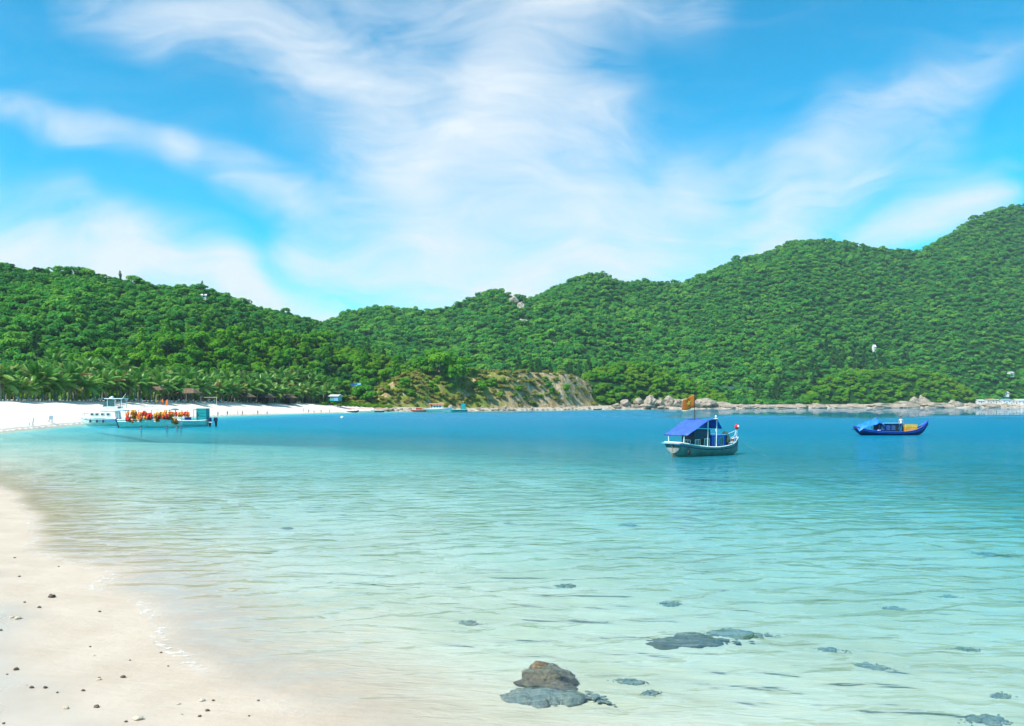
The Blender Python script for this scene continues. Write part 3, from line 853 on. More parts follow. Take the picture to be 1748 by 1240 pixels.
# smaller stones all along the rocky foreshore
cnt = 0
while cnt < 230:
    px = rr.uniform(655, 1740)
    F_ = float(tab(px, T_F))
    dens = 1.0 if px < 1060 else 1.0
    d = F_ + rr.random() ** 1.3 * (10 if px < 1060 else 22)
    p = at(px, d)
    if p.z > 8: continue
    sz = rr.uniform(0.5, 1.3) * (1 if px < 1060 else 1.5)
    if rr.random() < 0.12: sz *= 1.9
    o = link('shore_stone', BOULDER[cnt % 6], None, (p.x, p.y, p.z + sz * 0.12), (0, 0, rr.random() * 6.28), (sz * rr.uniform(0.9, 1.5), sz, sz * rr.uniform(0.6, 0.95)))
    if px < 1060:
        tag(o, 'weathered stone on the shingle strip below the eroded headland', 'stone', 'stones along the foot of the headland')
    else:
        tag(o, 'pale rock on the shore beyond the moored fishing boats', 'stone', 'rocks along the far shore')
    cnt += 1
# flat granite shelves of the right hand shore
for (px, wpx, hpx, back) in [(1500, 44, 9, 8), (1545, 50, 10, 12), (1590, 44, 9, 10), (1630, 30, 12, 14), (1660, 24, 8, 10), (1460, 36, 7, 8), (1560, 20, 15, 34), (1576, 18, 18, 38), (1175, 40, 13, 14), (1205, 46, 13, 16), (1232, 44, 9, 12), (1690, 30, 8, 10), (1520, 30, 8, 6), (1610, 40, 9, 8), (1300, 40, 7, 8), (1365, 30, 6, 8), (1430, 34, 7, 8), (1270, 30, 7, 8), (1340, 40, 6, 8), (1395, 36, 7, 10)]:
    d = float(tab(px, T_F)) + back
    p = at(px, d); k = d / FPX
    o = link('rock_shelf', BOULDER[int(px) % 6], None, (p.x, p.y, p.z + 0.2), (0, 0, rr.uniform(-.3, .3)), (wpx * k * 0.62, wpx * k * 0.40, hpx * k * 0.95))
    tag(o, 'broad pale granite shelf sloping into the water on the far shore', 'rock', 'granite shelves of the far shore')
# bare rock faces on the mountain
OUT = [rock_mesh('rock_outcrop', 70 + i, MAT['outcrop'], 3, 0.9, 12, 0.4, False) for i in range(3)]
for i, (px, py, wpx, hpx, lab) in enumerate([(876, 510, 17, 15, 'bare pale cliff below the small summit'), (889, 522, 12, 17, 'narrow pale rock face running down from the bare cliff'), (893, 545, 15, 8, 'low pale rock slab in the forest below the bare cliff'), (945, 582, 13, 6, 'pale boulder slab among trees above the plateau'), (910, 584, 8, 5, 'little pale boulder beside the slab above the plateau'), (740, 628, 16, 9, 'reddish bare earth bank under the trees on the headland')]):
    p = hit(px, py, 4 if py < 620 else 0, 400)
    k = p.y / FPX
    o = link('rock_outcrop', OUT[i % 3], None, (p.x, p.y + 2, p.z + (1.0 if py < 620 else -1.5)), (0, 0, i * 1.3), (wpx * k * 0.6, wpx * k * 0.6, hpx * k * 0.8))
    tag(o, lab, 'rock')

# rocks in the shallows
drk_lo = [rock_mesh('sunken_rock', 140 + i, MAT['darkrock'], 2, 1.0, 5, 0.4) for i in range(3)]
def rock_cluster(p, W_, asp_, n_, hmax, mat='darkrock', name='sunken_rock'):
    """one low lumpy rock: big knobs in the middle, crumbling into small ones round its edge"""
    cl_ = MB()
    for j in range(n_ + 70):
        core = j < n_
        a_ = rr.random() * 6.28
        q_ = rr.random() ** 0.6 * 0.72 if core else abs(rr.gauss(0.80, 0.24))
        sz_ = W_ * (rr.uniform(0.16, 0.34) if core else rr.uniform(0.025, 0.095))
        q_ *= 1 + 0.30 * math.sin(a_ * 2 + W_ * 40) + 0.15 * math.sin(a_ * 5 + W_ * 90)
        ox, oy = math.cos(a_) * q_ * W_, math.sin(a_) * q_ * W_ * asp_
        Mx = Matrix.Translation((ox, oy, 0.005)) @ Matrix.Rotation(rr.random() * 6.28, 4, 'Z') @ Matrix.Diagonal((sz_ * 1.3, sz_ * 0.9, min(hmax, 0.015 + sz_ * 0.45) * max(0.25, 1.2 - 0.7 * q_), 1))
        src_ = drk_lo[j % 3]
        cl_.add([Mx @ v_.co for v_ in src_.vertices], [tuple(f_.vertices) for f_ in src_.polygons])
    return cl_.build(name, MAT[mat], None, True, loc=p)
wet = [rock_mesh('reef_rock', 30 + i, MAT['wetrock'], 4, 0.55, 5, 0.34) for i in range(3)]
drk = [rock_mesh('sunken_rock', 40 + i, MAT['darkrock'], 3, 0.4, 5, 0.3) for i in range(4)]
p = hit(935, 1170)
o = link('reef_rock', wet[0], None, (p.x, p.y, p.z + 0.04), (0, 0, 0.4), (0.50, 0.42, 0.50)); tag(o, 'brown barnacled rock breaking the surface in the clear shallows', 'rock')
p = hit(925, 1195)
o = rock_cluster(p, 0.66, 0.42, 22, 0.10); tag(o, 'wide grey sunken slab at the foot of the barnacled rock', 'rock')
p = hit(1175, 1098)
o = rock_cluster(p, 0.78, 0.42, 24, 0.30, 'wetrock', 'reef_rock'); tag(o, 'flat mottled rock awash with a long blue tail', 'rock')
p = hit(1250, 1085)
o = rock_cluster(p, 0.66, 0.40, 16, 0.14); tag(o, 'dark blue sunken ledge trailing off the mottled flat rock', 'rock')
SUNK = [(870, 895, 16), (1075, 898, 26), (1560, 851, 60), (1690, 948, 44), (965, 1002, 30), (1140, 1032, 34), (1075, 1166, 38), (1110, 1186, 26), (1490, 1140, 38), (1710, 1190, 28), (1680, 1234, 60), (490, 903, 20), (1420, 1112, 34), (1740, 885, 26), (1720, 838, 26), (1440, 825, 40), (1525, 1040, 26), (1650, 1110, 28), (800, 1065, 30), (1620, 1020, 22)]
for i, (px, py, wpx) in enumerate(SUNK):
    p = hit(px, py)
    k = p.y / FPX
    o = rock_cluster(p, wpx * k * 0.66, 0.75, 11, 0.06)
    tag(o, 'dark sunken rock lying on the pale sea floor', 'rock', 'dark rocks under the shallow water')
# pebbles and shells on the near sand
PEB = [rock_mesh('pebble', 80 + i, MAT['pebble_d'], 3, 0.7, 5, 0.3) for i in range(3)]
SHL = [rock_mesh('shell_stone', 90 + i, MAT['pebble_l'], 3, 0.6, 4, 0.2) for i in range(3)]
for i, (px, py, wpx, dark) in enumerate([(88, 1020, 15, 1), (42, 1029, 5, 1), (67, 1038, 7, 1), (20, 1055, 8, 0), (31, 1057, 12, 0), (1, 1077, 6, 1), (28, 1144, 11, 1), (12, 1152, 4, 1), (54, 1175, 8, 1), (77, 1175, 9, 1), (98, 1183, 5, 1), (142, 1180, 7, 1), (169, 1161, 9, 0), (169, 1158, 5, 1), (210, 1157, 9, 1), (165, 1208, 11, 1), (235, 1229, 18, 0), (112, 1210, 11, 0), (345, 1197, 12, 0), (364, 1197, 6, 1), (354, 1214, 8, 1), (341, 1224, 7, 1), (305, 1203, 7, 0), (215, 1233, 6, 1), (441, 1197, 6, 1), (33, 985, 5, 1), (170, 1045, 5, 1), (154, 1105, 5, 1), (160, 1120, 5, 0), (287, 1138, 4, 1), (425, 1223, 5, 1), (6, 1236, 6, 1), (310, 1220, 5, 0), (275, 1115, 5, 1), (45, 1170, 4, 0), (25, 953, 4, 1), (100, 968, 4, 1), (222, 1128, 4, 1)]):
    p = hit(px, py, 0, 4, 60)
    k = p.y / FPX * 0.50 * wpx
    o = link('pebble' if dark else 'shell_stone', (PEB if dark else SHL)[i % 3], None, (p.x, p.y, p.z + k * 0.25), (0, 0, rr.random() * 6.28), (k, k * 0.8, k * 0.8))
    if (px, py) == (88, 1020): tag(o, 'largest dark pebble on the wet sand, apart from the others', 'pebble')
    elif (px, py) == (235, 1229): tag(o, 'large pale rounded shell stone on the sand', 'pebble')
    elif (px, py) == (165, 1208): tag(o, 'upright purplish dark pebble on the sand', 'pebble')
    elif dark: tag(o, 'small dark pebble on the near sand', 'pebble', 'dark pebbles on the near sand')
    else: tag(o, 'small pale shell stone on the near sand', 'pebble', 'pale stones on the near sand')

# ------------------------------------------------------------------ trees: one of each kind, copied with their parts
def tree_proto(seed, h, rx, rz, nl, nleaf, size, mat, cover=-0.3, rmin=0.30, rmax=0.52, zc=None):
    """trunk mesh with limbs + leafy crown mesh"""
    rg_ = random.Random(seed)
    zc = h - rz if zc is None else zc
    lum = crown_lumps(seed, nl, rx, rz, zc, rmin, rmax)
    V_, F_ = leaf_cloud(seed, lum, nleaf, size, cover=cover)
    parts = [tube([(0, 0, -0.6), (rg_.uniform(-.1, .1), rg_.uniform(-.1, .1), h * 0.3), (rg_.uniform(-.25, .25), rg_.uniform(-.25, .25), h * 0.75)], [0.26, 0.19, 0.08], 6)]
    for l in lum[:6]:
        parts.append(tube([(0, 0, h * 0.28), (l[0] * 0.5, l[1] * 0.5, h * 0.2 + l[2] * 0.5), l[:3]], [0.12, 0.08, 0.03], 4))
    tv, tf = join_parts(parts)
    return mesh_from('trunk', tv, tf, MAT['bark']), np_mesh('crown', V_, F_, mat)
def column_proto(seed, h, rx, nleaf, size, mat, z0=0.25):
    """tall feathery tree: foliage tiers round a straight stem"""
    rg_ = random.Random(seed)
    lum = []
    for i in range(16):
        t = i / 15
        a = rg_.random() * 6.28
        rad = rx * (1 - 0.75 * t) * rg_.uniform(0.4, 0.9)
        lum.append((math.cos(a) * rad, math.sin(a) * rad, h * (z0 + (1 - z0) * t) - 0.3, rx * (0.42 - 0.24 * t)))
    V_, F_ = leaf_cloud(seed, lum, nleaf, size, asp=2.2, flat=1.0, jitter=1.1, cover=-0.9)
    tv, tf = join_parts([tube([(0, 0, -0.6), (0.1, 0, h * 0.5), (0, 0.1, h * 0.96)], [0.22, 0.14, 0.03], 6)] +
                        [tube([(0, 0, l[2] - 0.6), l[:3]], [0.06, 0.02], 4) for l in lum[:8]])
    return mesh_from('trunk', tv, tf, MAT['bark']), np_mesh('crown', V_, F_, mat)
def plant_tree(name, proto, p, s, label, cat, group=None, rz=None):
    e = empty(name, p, rr.random() * 6.28 if rz is None else rz, label, cat, group, s)
    link('trunk', proto[0], e); link('crown', proto[1], e)
    return e
BROAD = [tree_proto(200 + i, 8.0 + (i % 3), 4.2, 3.3, 12, 1500, 0.62, MAT['leaf_mid']) for i in range(5)]
BROADD = [tree_proto(220 + i, 8.5, 3.8, 3.4, 11, 1300, 0.60, MAT['leaf_dark']) for i in range(3)]
LIME = [tree_proto(240 + i, 5.2, 4.0, 3.2, 16, 1500, 0.60, MAT['leaf_lime'], cover=-0.25, zc=2.0) for i in range(4)]
MIDB = [tree_proto(250 + i, 5.4, 3.8, 3.6, 16, 1500, 0.60, MAT['leaf_mid'], cover=-0.25, zc=2.2) for i in range(3)]
CASU = [column_proto(260 + i, 14, 2.6, 1100, 0.55, MAT['leaf_dark']) for i in range(3)]
COLG = [column_proto(270 + i, 13, 3.0, 1300, 0.60, MAT['leaf_mid']) for i in range(2)]
DRYB = [tree_proto(280 + i, 1.9, 2.0, 1.3, 8, 500, 0.42, MAT['leaf_dry'], cover=-0.1, zc=0.5) for i in range(3)]

# wooded hillock behind the palms
def c_hillock(px_, y_, z_, py_, ft_, who_, G_, rn):
    return (who_ == 3) & (y_ < tab(px_, HILLS['hillock']['R']) + 10) & (y_ > G_ + 22) & (px_ > -70) & (px_ < 830)
pts, pxs, pys, _ = scatter_points(8.6, 21, -70, 830, 200, 620, c_hillock)
order = rr.sample(range(len(pts)), len(pts))
for q in order[:300]:
    p = pts[q]; px = pxs[q]
    kd = vnoise(np.array([p[0] / 26]), np.array([p[1] / 20]), 77)[0]
    s = rr.uniform(0.72, 1.12)
    if kd > 0.22:
        plant_tree('broadleaf_tree', BROADD[q % 3], p, s, 'dark green leafy tree on the wooded hillock above the palms', 'tree', 'dark trees on the wooded hillock')
    elif kd < -0.20:
        plant_tree('low_bushy_tree', LIME[q % 4], p, s * 1.05, 'low lime green bushy tree on the wooded hillock above the palms', 'tree', 'lime bushes on the wooded hillock')
    else:
        plant_tree('broadleaf_tree', BROAD[q % 5], p, s, 'bright green rounded tree on the wooded hillock above the palms', 'tree', 'bright trees on the wooded hillock')
# undergrowth filling the hillock
und_src = [bpy.data.objects.new('undergrowth_clump_%s' % c, (LIME if i < 2 else MIDB)[i % 3][1]) for i, c in enumerate('abcd')]
pts, pxs, pys, _ = scatter_points(4.6, 22, -90, 860, 200, 640, lambda px_, y_, z_, py_, ft_, who_, G_, rn: (((who_ == 3) & (y_ < tab(px_, HILLS['hillock']['R']) + 30)) | ((who_ == 0) & (y_ > G_ + 40) & (px_ < 620))) & (y_ > G_ + 8))
rg = np.random.default_rng(9)
pts[:, 2] -= 0.4
instancer('undergrowth', pts, rg.uniform(0, 6.28, len(pts)), rg.uniform(0.35, 0.75, len(pts)), rg.integers(0, 4, len(pts)), und_src, 'tangled green undergrowth between the trees of the hillock', 'undergrowth')
# single trees that stand out
for (px, py, hpx, proto, lab) in [(62, 640, 78, CASU[0], 'tall dark pointed tree rising behind the palms'), (289, 590, 58, COLG[0], 'tall bright crowned tree standing above the hillock'), (350, 575, 44, COLG[1], 'slim green tree on the hillock crest')]:
    p = hit(px, py, 0, 200); d = p.y
    plant_tree('tall_tree', proto, p, hpx * d / FPX / 14, lab, 'tree')
for px in [330, 372, 388, 412, 428, 446, 470, 486, 505, 524, 545, 560, 585, 602, 628, 655, 690]:
    d = float(tab(px, HILLS['hillock']['R'])) + rr.uniform(2, 18)
    plant_tree('feathery_tree', CASU[px % 3], at(px, d), rr.uniform(0.72, 1.0), 'grey green feathery tree along the crest of the hillock', 'tree', 'feathery trees on the hillock crest')
for i in range(34):
    px = rr.uniform(90, 720)
    d = float(tab(px, HILLS['hillock']['B'])) + rr.uniform(0.35, 0.95) * float(tab(px, HILLS['hillock']['R']) - tab(px, HILLS['hillock']['B']))
    plant_tree('slender_tree', COLG[i % 2], at(px, d), rr.uniform(0.8, 1.15), 'slender bright tree rising above the rounded crowns of the hillock', 'tree', 'slender trees of the wooded hillock')
for i in range(26):
    px = rr.uniform(880, 1120)
    d = float(tab(px, HILLS['headland']['R'])) + rr.uniform(55, 110)
    plant_tree('feathery_tree', CASU[i % 3], at(px, d), rr.uniform(0.8, 1.25), 'grey green feathery tree on the plateau behind the headland', 'tree', 'feathery trees behind the headland')
for i in range(46):
    px = rr.uniform(1290, 1560)
    d = float(tab(px, T_G)) + rr.uniform(30, 110) + (70 if px > 1400 else 0)
    plant_tree('feathery_tree', CASU[i % 3], at(px, d), rr.uniform(0.9, 1.35), 'grey green feathery tree at the foot of the mountain range', 'tree', 'feathery trees below the mountain')
# trees on the headland top
for (px, py, s) in [(733, 645, 1.2), (752, 650, 1.8), (768, 660, 1.7), (786, 656, 1.4), (742, 634, 1.5), (775, 640, 1.5), (760, 636, 1.7), (720, 636, 1.3), (792, 640, 1.2)]:
    p = hit(px, py, 0, 420)
    plant_tree('broadleaf_tree', BROAD[px % 5], p, s, 'round green tree on the brow of the eroded headland', 'tree', 'trees on the brow of the headland')
p = hit(622, 686, 0, 300)
plant_tree('conical_bush', MIDB[0], p, 1.75, 'big dark green conical bush at the end of the palm beach', 'bush')
for (px, py, s, k) in [(690, 660, .8, 1), (735, 664, .7, 1), (822, 668, 1.1, 1), (838, 660, .9, 1), (936, 662, .75, 1), (941, 672, .7, 1), (930, 652, .6, 1), (966, 668, .8, 1), (950, 650, .45, 1), (660, 668, .6, 0), (700, 676, .7, 0), (770, 664, .8, 0), (858, 655, .7, 0), (885, 668, .7, 0)]:
    p = hit(px, py, 0, 420)
    plant_tree('cliff_bush', MIDB[px % 3] if k else LIME[px % 4], p, s * 1.15, 'green bush clinging to the face of the eroded headland' if k else 'yellow green bush on the face of the eroded headland', 'bush', 'bushes on the headland face')
pts, pxs, pys, _ = scatter_points(3.6, 31, 600, 1060, 420, 640, lambda px_, y_, z_, py_, ft_, who_, G_, rn: (who_ == 4) & (y_ < tab(px_, HILLS['headland']['R']) + 6) & (rn < np.interp(px_, [600, 780, 830, 860, 880, 905, 940, 1000], [.95, .9, .85, .6, .75, .6, .28, .35])))
dry_src = [bpy.data.objects.new('dry_scrub_%s' % c, m_) for c, m_ in zip('abcd', [d_[1] for d_ in DRYB] + [LIME[0][1]])]
instancer('dry_scrub', pts - np.array([0, 0, .2]), rg.uniform(0, 6.28, len(pts)), rg.uniform(0.7, 1.5, len(pts)) * np.where((vr := rg.integers(0, 14, len(pts))) > 11, 0.45, 1.0), np.where(vr > 11, 3, vr % 3), dry_src, 'ochre and olive scrub over the eroded headland', 'scrub')
# bushy mounds either side of the bay
thicket_fill = []
for who_k, px0, px1, grp, where in ((5, 960, 1300, 'bushes of the mound beside the headland', 'on the mound beside the eroded headland'), (6, 1340, 1720, 'bushes of the far right mound', 'on the low mound beyond the dark blue boat')):
    pts, pxs, pys, _ = scatter_points(5.6 if who_k == 5 else 6.4, 40 + who_k, px0, px1, 560, 1000, lambda px_, y_, z_, py_, ft_, who_, G_, rn: (who_ == who_k) & (y_ < np.where(px_ < 1320, tab(px_, HILLS['mound']['R']), tab(px_, HILLS['mound2']['R'])) + 12))
    sel = rr.sample(range(len(pts)), min(145, len(pts)))
    fil = [q_ for q_ in range(len(pts)) if q_ not in set(sel)]
    thicket_fill.append(pts[fil])
    for q in sel:
        kd = vnoise(np.array([pts[q][0] / 22]), np.array([pts[q][1] / 22]), 55)[0] + (0.12 if who_k == 5 else -0.1)
        if kd > 0.0:
            plant_tree('thicket_bush', LIME[q % 4], pts[q] - np.array([0, 0, .3]), rr.uniform(0.7, 1.1), 'yellow green dense bush ' + where, 'bush', grp)
        else:
            plant_tree('thicket_bush', MIDB[q % 3], pts[q] - np.array([0, 0, .3]), rr.uniform(0.8, 1.25), 'deep green dense bush ' + where, 'bush', grp)
tf_ = np.concatenate(thicket_fill) - np.array([0, 0, .6])
instancer('thicket', tf_, rg.uniform(0, 6.28, len(tf_)), rg.uniform(0.7, 1.05, len(tf_)), rg.integers(0, 4, len(tf_)), und_src, 'tangle of green scrub between the bushes of the shore mounds', 'thicket')
grs, _a, _b, _c = scatter_points(1.9, 77, 553, 668, 390, 470, lambda px_, y_, z_, py_, ft_, who_, G_, rn: (who_ == 0) & (y_ > G_ - 5) & (ft_ > 0.6))
grass_src = [bpy.data.objects.new('grass_clump_%s' % c, m_) for c, m_ in zip('ab', (LIME[1][1], LIME[2][1]))]
instancer('grass', grs - np.array([0, 0, .15]), rg.uniform(0, 6.28, len(grs)), rg.uniform(0.16, 0.34, len(grs)), rg.integers(0, 2, len(grs)), grass_src, 'bright green grass and low growth behind the end of the beach', 'grass')
# trees breaking the skyline of the left hill
for px in [20, 62, 70, 118, 135, 158, 168, 205, 232, 345, 420]:
    d = float(tab(px, HILLS['left']['R'])) - 2
    plant_tree('skyline_tree', CASU[px % 3] if px % 2 else BROADD[px % 3], at(px, d), rr.uniform(0.42, 0.62), 'lone small tree on the skyline of the left hill', 'tree', 'skyline trees of the left hill')

# ------------------------------------------------------------------ coconut palms
m, n = new_mat('palm_frond')
rnd = n.n('ShaderNodeObjectInfo').outputs['Random']
c = n.ramp(rnd, [(0.0, (0.085, 0.27, 0.035)), (0.5, (0.17, 0.39, 0.055)), (0.90, (0.30, 0.45, 0.10)), (0.97, (0.38, 0.33, 0.10)), (1.0, (0.40, 0.22, 0.07))])
gn = n.n('ShaderNodeBsdfPrincipled', {'Base Color': c, 'Roughness': 0.38, 'Specular IOR Level': 0.6})
tl = n.n('ShaderNodeBsdfTranslucent', {'Color': c})
finish(n, n.n('ShaderNodeMixShader', {0: 0.30, 1: gn.outputs[0], 2: tl.outputs[0]})); MAT['frond'] = m
def frond_mesh(seed, L=4.2, arch=1.0):
    rg_ = random.Random(seed)
    parts = MB()
    pts_ = []
    for i in range(9):
        t = i / 8
        pts_.append(Vector((L * t * (1 - 0.12 * arch * t), 0, L * (0.34 * t - (0.30 + 0.26 * arch) * t * t))))
    parts.tube(pts_, [0.05 * (1 - 0.8 * i / 8) + 0.01 for i in range(9)], 4)
    nlf = 26
    for i in range(nlf):
        t = 0.10 + 0.90 * i / (nlf - 1)
        f = t * 8; k = min(int(f), 7); q = f - k
        c_ = pts_[k].lerp(pts_[k + 1], q); d = (pts_[k + 1] - pts_[k]).normalized()
        ll = 0.95 * math.sin(math.pi * (0.12 + 0.80 * t)) ** 0.7 + 0.12
        for sd in (-1, 1):
            o = (d * 0.55 + Vector((0, sd * 0.85, -0.32 - 0.2 * rg_.random()))).normalized() * ll
            wv = d * 0.10
            parts.add([c_ - wv, c_ + wv, c_ + o * 0.6 + wv * 0.9 + Vector((0, 0, .03)), c_ + o + Vector((0, 0, -0.10 * ll)), c_ + o * 0.6 - wv * 0.9 + Vector((0, 0, .03))], [(0, 1, 2, 3, 4)])
    return parts.mesh('frond', MAT['frond'])
FROND = [frond_mesh(1, 4.2, 0.6), frond_mesh(2, 4.4, 1.0), frond_mesh(3, 4.0, 1.5), frond_mesh(4, 3.6, 0.2)]
def palm_trunk(seed, h):
    rg_ = random.Random(seed)
    lx, ly = rg_.uniform(-.5, .5), rg_.uniform(-.5, .5)
    P = [(lx * t * t, ly * t * t, h * t - 0.5 * (1 - t)) for t in [i / 7 for i in range(8)]]
    V_, F_ = tube(P, [0.24, 0.19, 0.17, 0.16, 0.15, 0.14, 0.14, 0.13], 7)
    return mesh_from('trunk', V_, F_, MAT['trunk_palm'], True), Vector(P[-1])
TRUNKS = [(h, palm_trunk(k, h)) for k, h in enumerate([3.2, 4.2, 5.2, 6.2, 7.2, 8.4])]
def palm(p, ti, s, nf, label, group):
    e = empty('coconut_palm', p, 0, label, 'palm tree', group, s)
    e.rotation_euler = (rr.gauss(0, .09), rr.gauss(0, .09), rr.random() * 6.28)
    tm, top = TRUNKS[ti][1]
    link('trunk', tm, e)
    for k in range(nf):
        a = k * 2.39996 + rr.uniform(-.2, .2)
        el = 1.45 - 1.75 * (k / nf) + rr.uniform(-.12, .12)          # young fronds stand up, old ones hang
        fm = FROND[3] if el > 0.75 else FROND[0] if el > 0.3 else FROND[1] if el > -0.15 else FROND[2]
        link('frond', fm, e, top + Vector((0, 0, -0.05)), Euler((rr.uniform(-.25, .25), -el * 0.8, a), 'XYZ'), rr.uniform(0.85, 1.1))
    return e
npalm = 0
for row, (off, hts, sp_) in enumerate([(3, (0, 1, 2), 6.2), (11, (1, 2, 3), 5.8), (20, (2, 3, 4), 6.0), (31, (3, 4, 5), 6.6)]):
    px = -70.0
    while px < 572:
        d = float(tab(px, T_G)) + off + rr.uniform(-2.5, 2.5)
        # metres along the row for one pixel step
        x0, x1 = (px - 874) / FPX * d, (px + 1 - 874) / FPX * float(tab(px + 1, T_G) + off)
        mpp = math.hypot(x1 - x0, float(tab(px + 1, T_G)) - float(tab(px, T_G)))
        p = at(px, d)
        ti = rr.choice(hts)
        palm(p, ti, rr.uniform(0.72, 1.24) * (1.0 + 0.0006 * px), 17 if row < 2 else 15,
             ('short front row coconut palm with fronds sweeping low over the sand' if row == 0 else 'coconut palm in the dense grove behind the front palms'),
             'front row of the palm grove' if row == 0 else 'palms of the dense grove')
        npalm += 1
        px += max(4.0, sp_ * rr.uniform(0.8, 1.25) / mpp)
print('palms', npalm)

# ------------------------------------------------------------------ boats
def prof(st, a):
    x, hb, zs, zk, q = st
    th = a * math.pi / 2
    return Vector((x, hb * math.sin(th) ** 0.85, zk + (zs - zk) * (1 - math.cos(th)) ** q))
def lerp_st(S_, x):
    for i in range(len(S_) - 1):
        if S_[i][0] <= x <= S_[i + 1][0]:
            t = (x - S_[i][0]) / (S_[i + 1][0] - S_[i][0])
            return tuple(S_[i][k] * (1 - t) + S_[i + 1][k] * t for k in range(5))
    return S_[-1] if x > S_[0][0] else S_[0]
def refine(S_, n_=22):
    """smooth the stations with a Catmull-Rom pass"""
    xs = np.array([q[0] for q in S_])
    out = []
    for t in np.linspace(0, len(S_) - 1, n_):
        i = min(int(t), len(S_) - 2); f = t - i
        P = [np.array(S_[max(0, min(len(S_) - 1, i + k))]) for k in (-1, 0, 1, 2)]
        v_ = 0.5 * ((2 * P[1]) + (-P[0] + P[2]) * f + (2 * P[0] - 5 * P[1] + 4 * P[2] - P[3]) * f * f + (-P[0] + 3 * P[1] - 3 * P[2] + P[3]) * f ** 3)
        v_[1] = max(v_[1], 0.02)
        out.append(tuple(v_))
    return out
def hull_parts(e, S_, mat, rail_mat, deck_mat, deck_drop=0.35, rail=0.05, strake=None, band=None):
    st = refine(S_)
    na = 8
    mb = MB()
    V_, F_ = [], []
    for q in st:
        half = [prof(q, k / na) for k in range(na + 1)]
        V_ += [Vector((p_.x, -p_.y, p_.z)) for p_ in half[::-1]] + half[1:]
    nc = 2 * na + 1
    for i in range(len(st) - 1):
        for j in range(nc - 1):
            F_.append((i * nc + j, i * nc + j + 1, (i + 1) * nc + j + 1, (i + 1) * nc + j))
    F_.append(tuple(range(nc)))
    hb = MB().add(V_, F_).build('hull', mat, e, True)
    # deck set below the sheer
    rows_ = []
    for q in st[:-1]:
        zd = max(q[2] - deck_drop, q[3] + 0.3 * (q[2] - q[3]))
        fr_ = ((zd - q[3]) / (q[2] - q[3])) ** (1 / q[4])
        a = math.acos(max(-1, 1 - fr_)) * 2 / math.pi
        yy = prof(q, a).y * 0.98
        rows_.append([Vector((q[0], -yy, zd)), Vector((q[0], 0, zd + 0.02)), Vector((q[0], yy, zd))])
    MB().sheet(rows_, 0.03).build('deck', deck_mat, e)
    g = MB()
    for sd in (-1, 1):
        g.tube([(q[0], sd * q[1], q[2]) for q in st], rail, 6)
    g.tube([(st[0][0], -st[0][1], st[0][2]), (st[0][0], st[0][1], st[0][2])], rail, 6)
    g.build('gunwale', rail_mat, e)
    if strake:
        g = MB()
        for sd in (-1, 1):
            g.tube([Vector((1, sd, 1)) * prof(q, 0.80) + Vector((0, sd * 0.012, 0)) for q in st], rail * 0.6, 5)
        g.build('rubbing_strake', strake, e)
    return st
def window(e, c, size, axis, frame_mat, pane_mat, bars=1, t=0.03):
    """framed window in a wall: axis 'x' lies along x (facing y), 'y' lies along y (facing x)"""
    wv, hv = size
    mb = MB()
    def b(u_, z_, su, sz):
        if axis == 'x': mb.box((c[0] + u_, c[1], c[2] + z_), (su, t * 2, sz))
        else: mb.box((c[0], c[1] + u_, c[2] + z_), (t * 2, su, sz))
    b(0, hv / 2, wv + t, t * 1.4); b(0, -hv / 2, wv + t, t * 1.4); b(-wv / 2, 0, t * 1.4, hv); b(wv / 2, 0, t * 1.4, hv)
    for k in range(bars):
        b(-wv / 2 + wv * (k + 1) / (bars + 1), 0, t, hv)
    f = mb.build('window', frame_mat, e)
    pb = MB()
    pb.box(c, (wv, t * 1.1, hv) if axis == 'x' else (t * 1.1, wv, hv))
    pb.build('pane', pane_mat, f)
    return f
def outboard(e, x, y, z, mat, s=1.0, tilt=0.0):
    mb = MB()
    mb.box((0, 0, 0.35 * s), (0.42 * s, 0.32 * s, 0.42 * s), taper=0.82)
    o = mb.build('outboard_motor', mat, e, loc=(x, y, z), rot=(0, tilt, 0))
    MB().box((-0.05 * s, 0, -0.25 * s), (0.18 * s, 0.12 * s, 0.85 * s), taper=1.3).build('shaft', MAT['black'], o)
    pm = MB()
    for k in range(3):
        a = k * 2.094
        pm.box((-0.16 * s, math.cos(a) * 0.1 * s, -0.6 * s + math.sin(a) * 0.1 * s), (0.02, 0.16 * s, 0.07 * s), rx=a)
    pm.build('propeller', MAT['metal'], o)
    return o

# --- fishing boat under the blue awning, about 64 m out
FB_D = 64.0
e = empty('fishing_boat', (15.15, FB_D, 0), R(33), 'grey wooden fishing boat with blue cabin and sloping blue awning', 'boat')
FB = e
S_ = [(-3.55, 0.86, 1.10, 0.28, 0.80), (-2.6, 1.02, 0.95, -0.18, 0.62), (-1.2, 1.18, 0.76, -0.36, 0.55), (0.2, 1.18, 0.70, -0.40, 0.55), (1.6, 0.98, 0.80, -0.34, 0.62), (2.7, 0.58, 1.02, -0.18, 0.85), (3.55, 0.06, 1.34, 0.25, 1.1)]
hull_parts(e, S_, MAT['hull_grey'], MAT['white'], MAT['wood'], 0.28, 0.05, MAT['hull_blue'])
mb = MB(); mb.box((-3.62, 0, 1.04), (0.36, 1.9, 0.09)); mb.build('stern_platform', MAT['lightblue'], e)
mb = MB(); mb.tube([(-3.25, 0, -0.30), (-3.50, 0, 0.35), (-3.66, 0, 1.0)], [0.05, 0.05, 0.04], 5); mb.box((-3.42, 0, -0.05), (0.35, 0.05, 0.62)); mb.build('rudder', MAT['wood'], e)
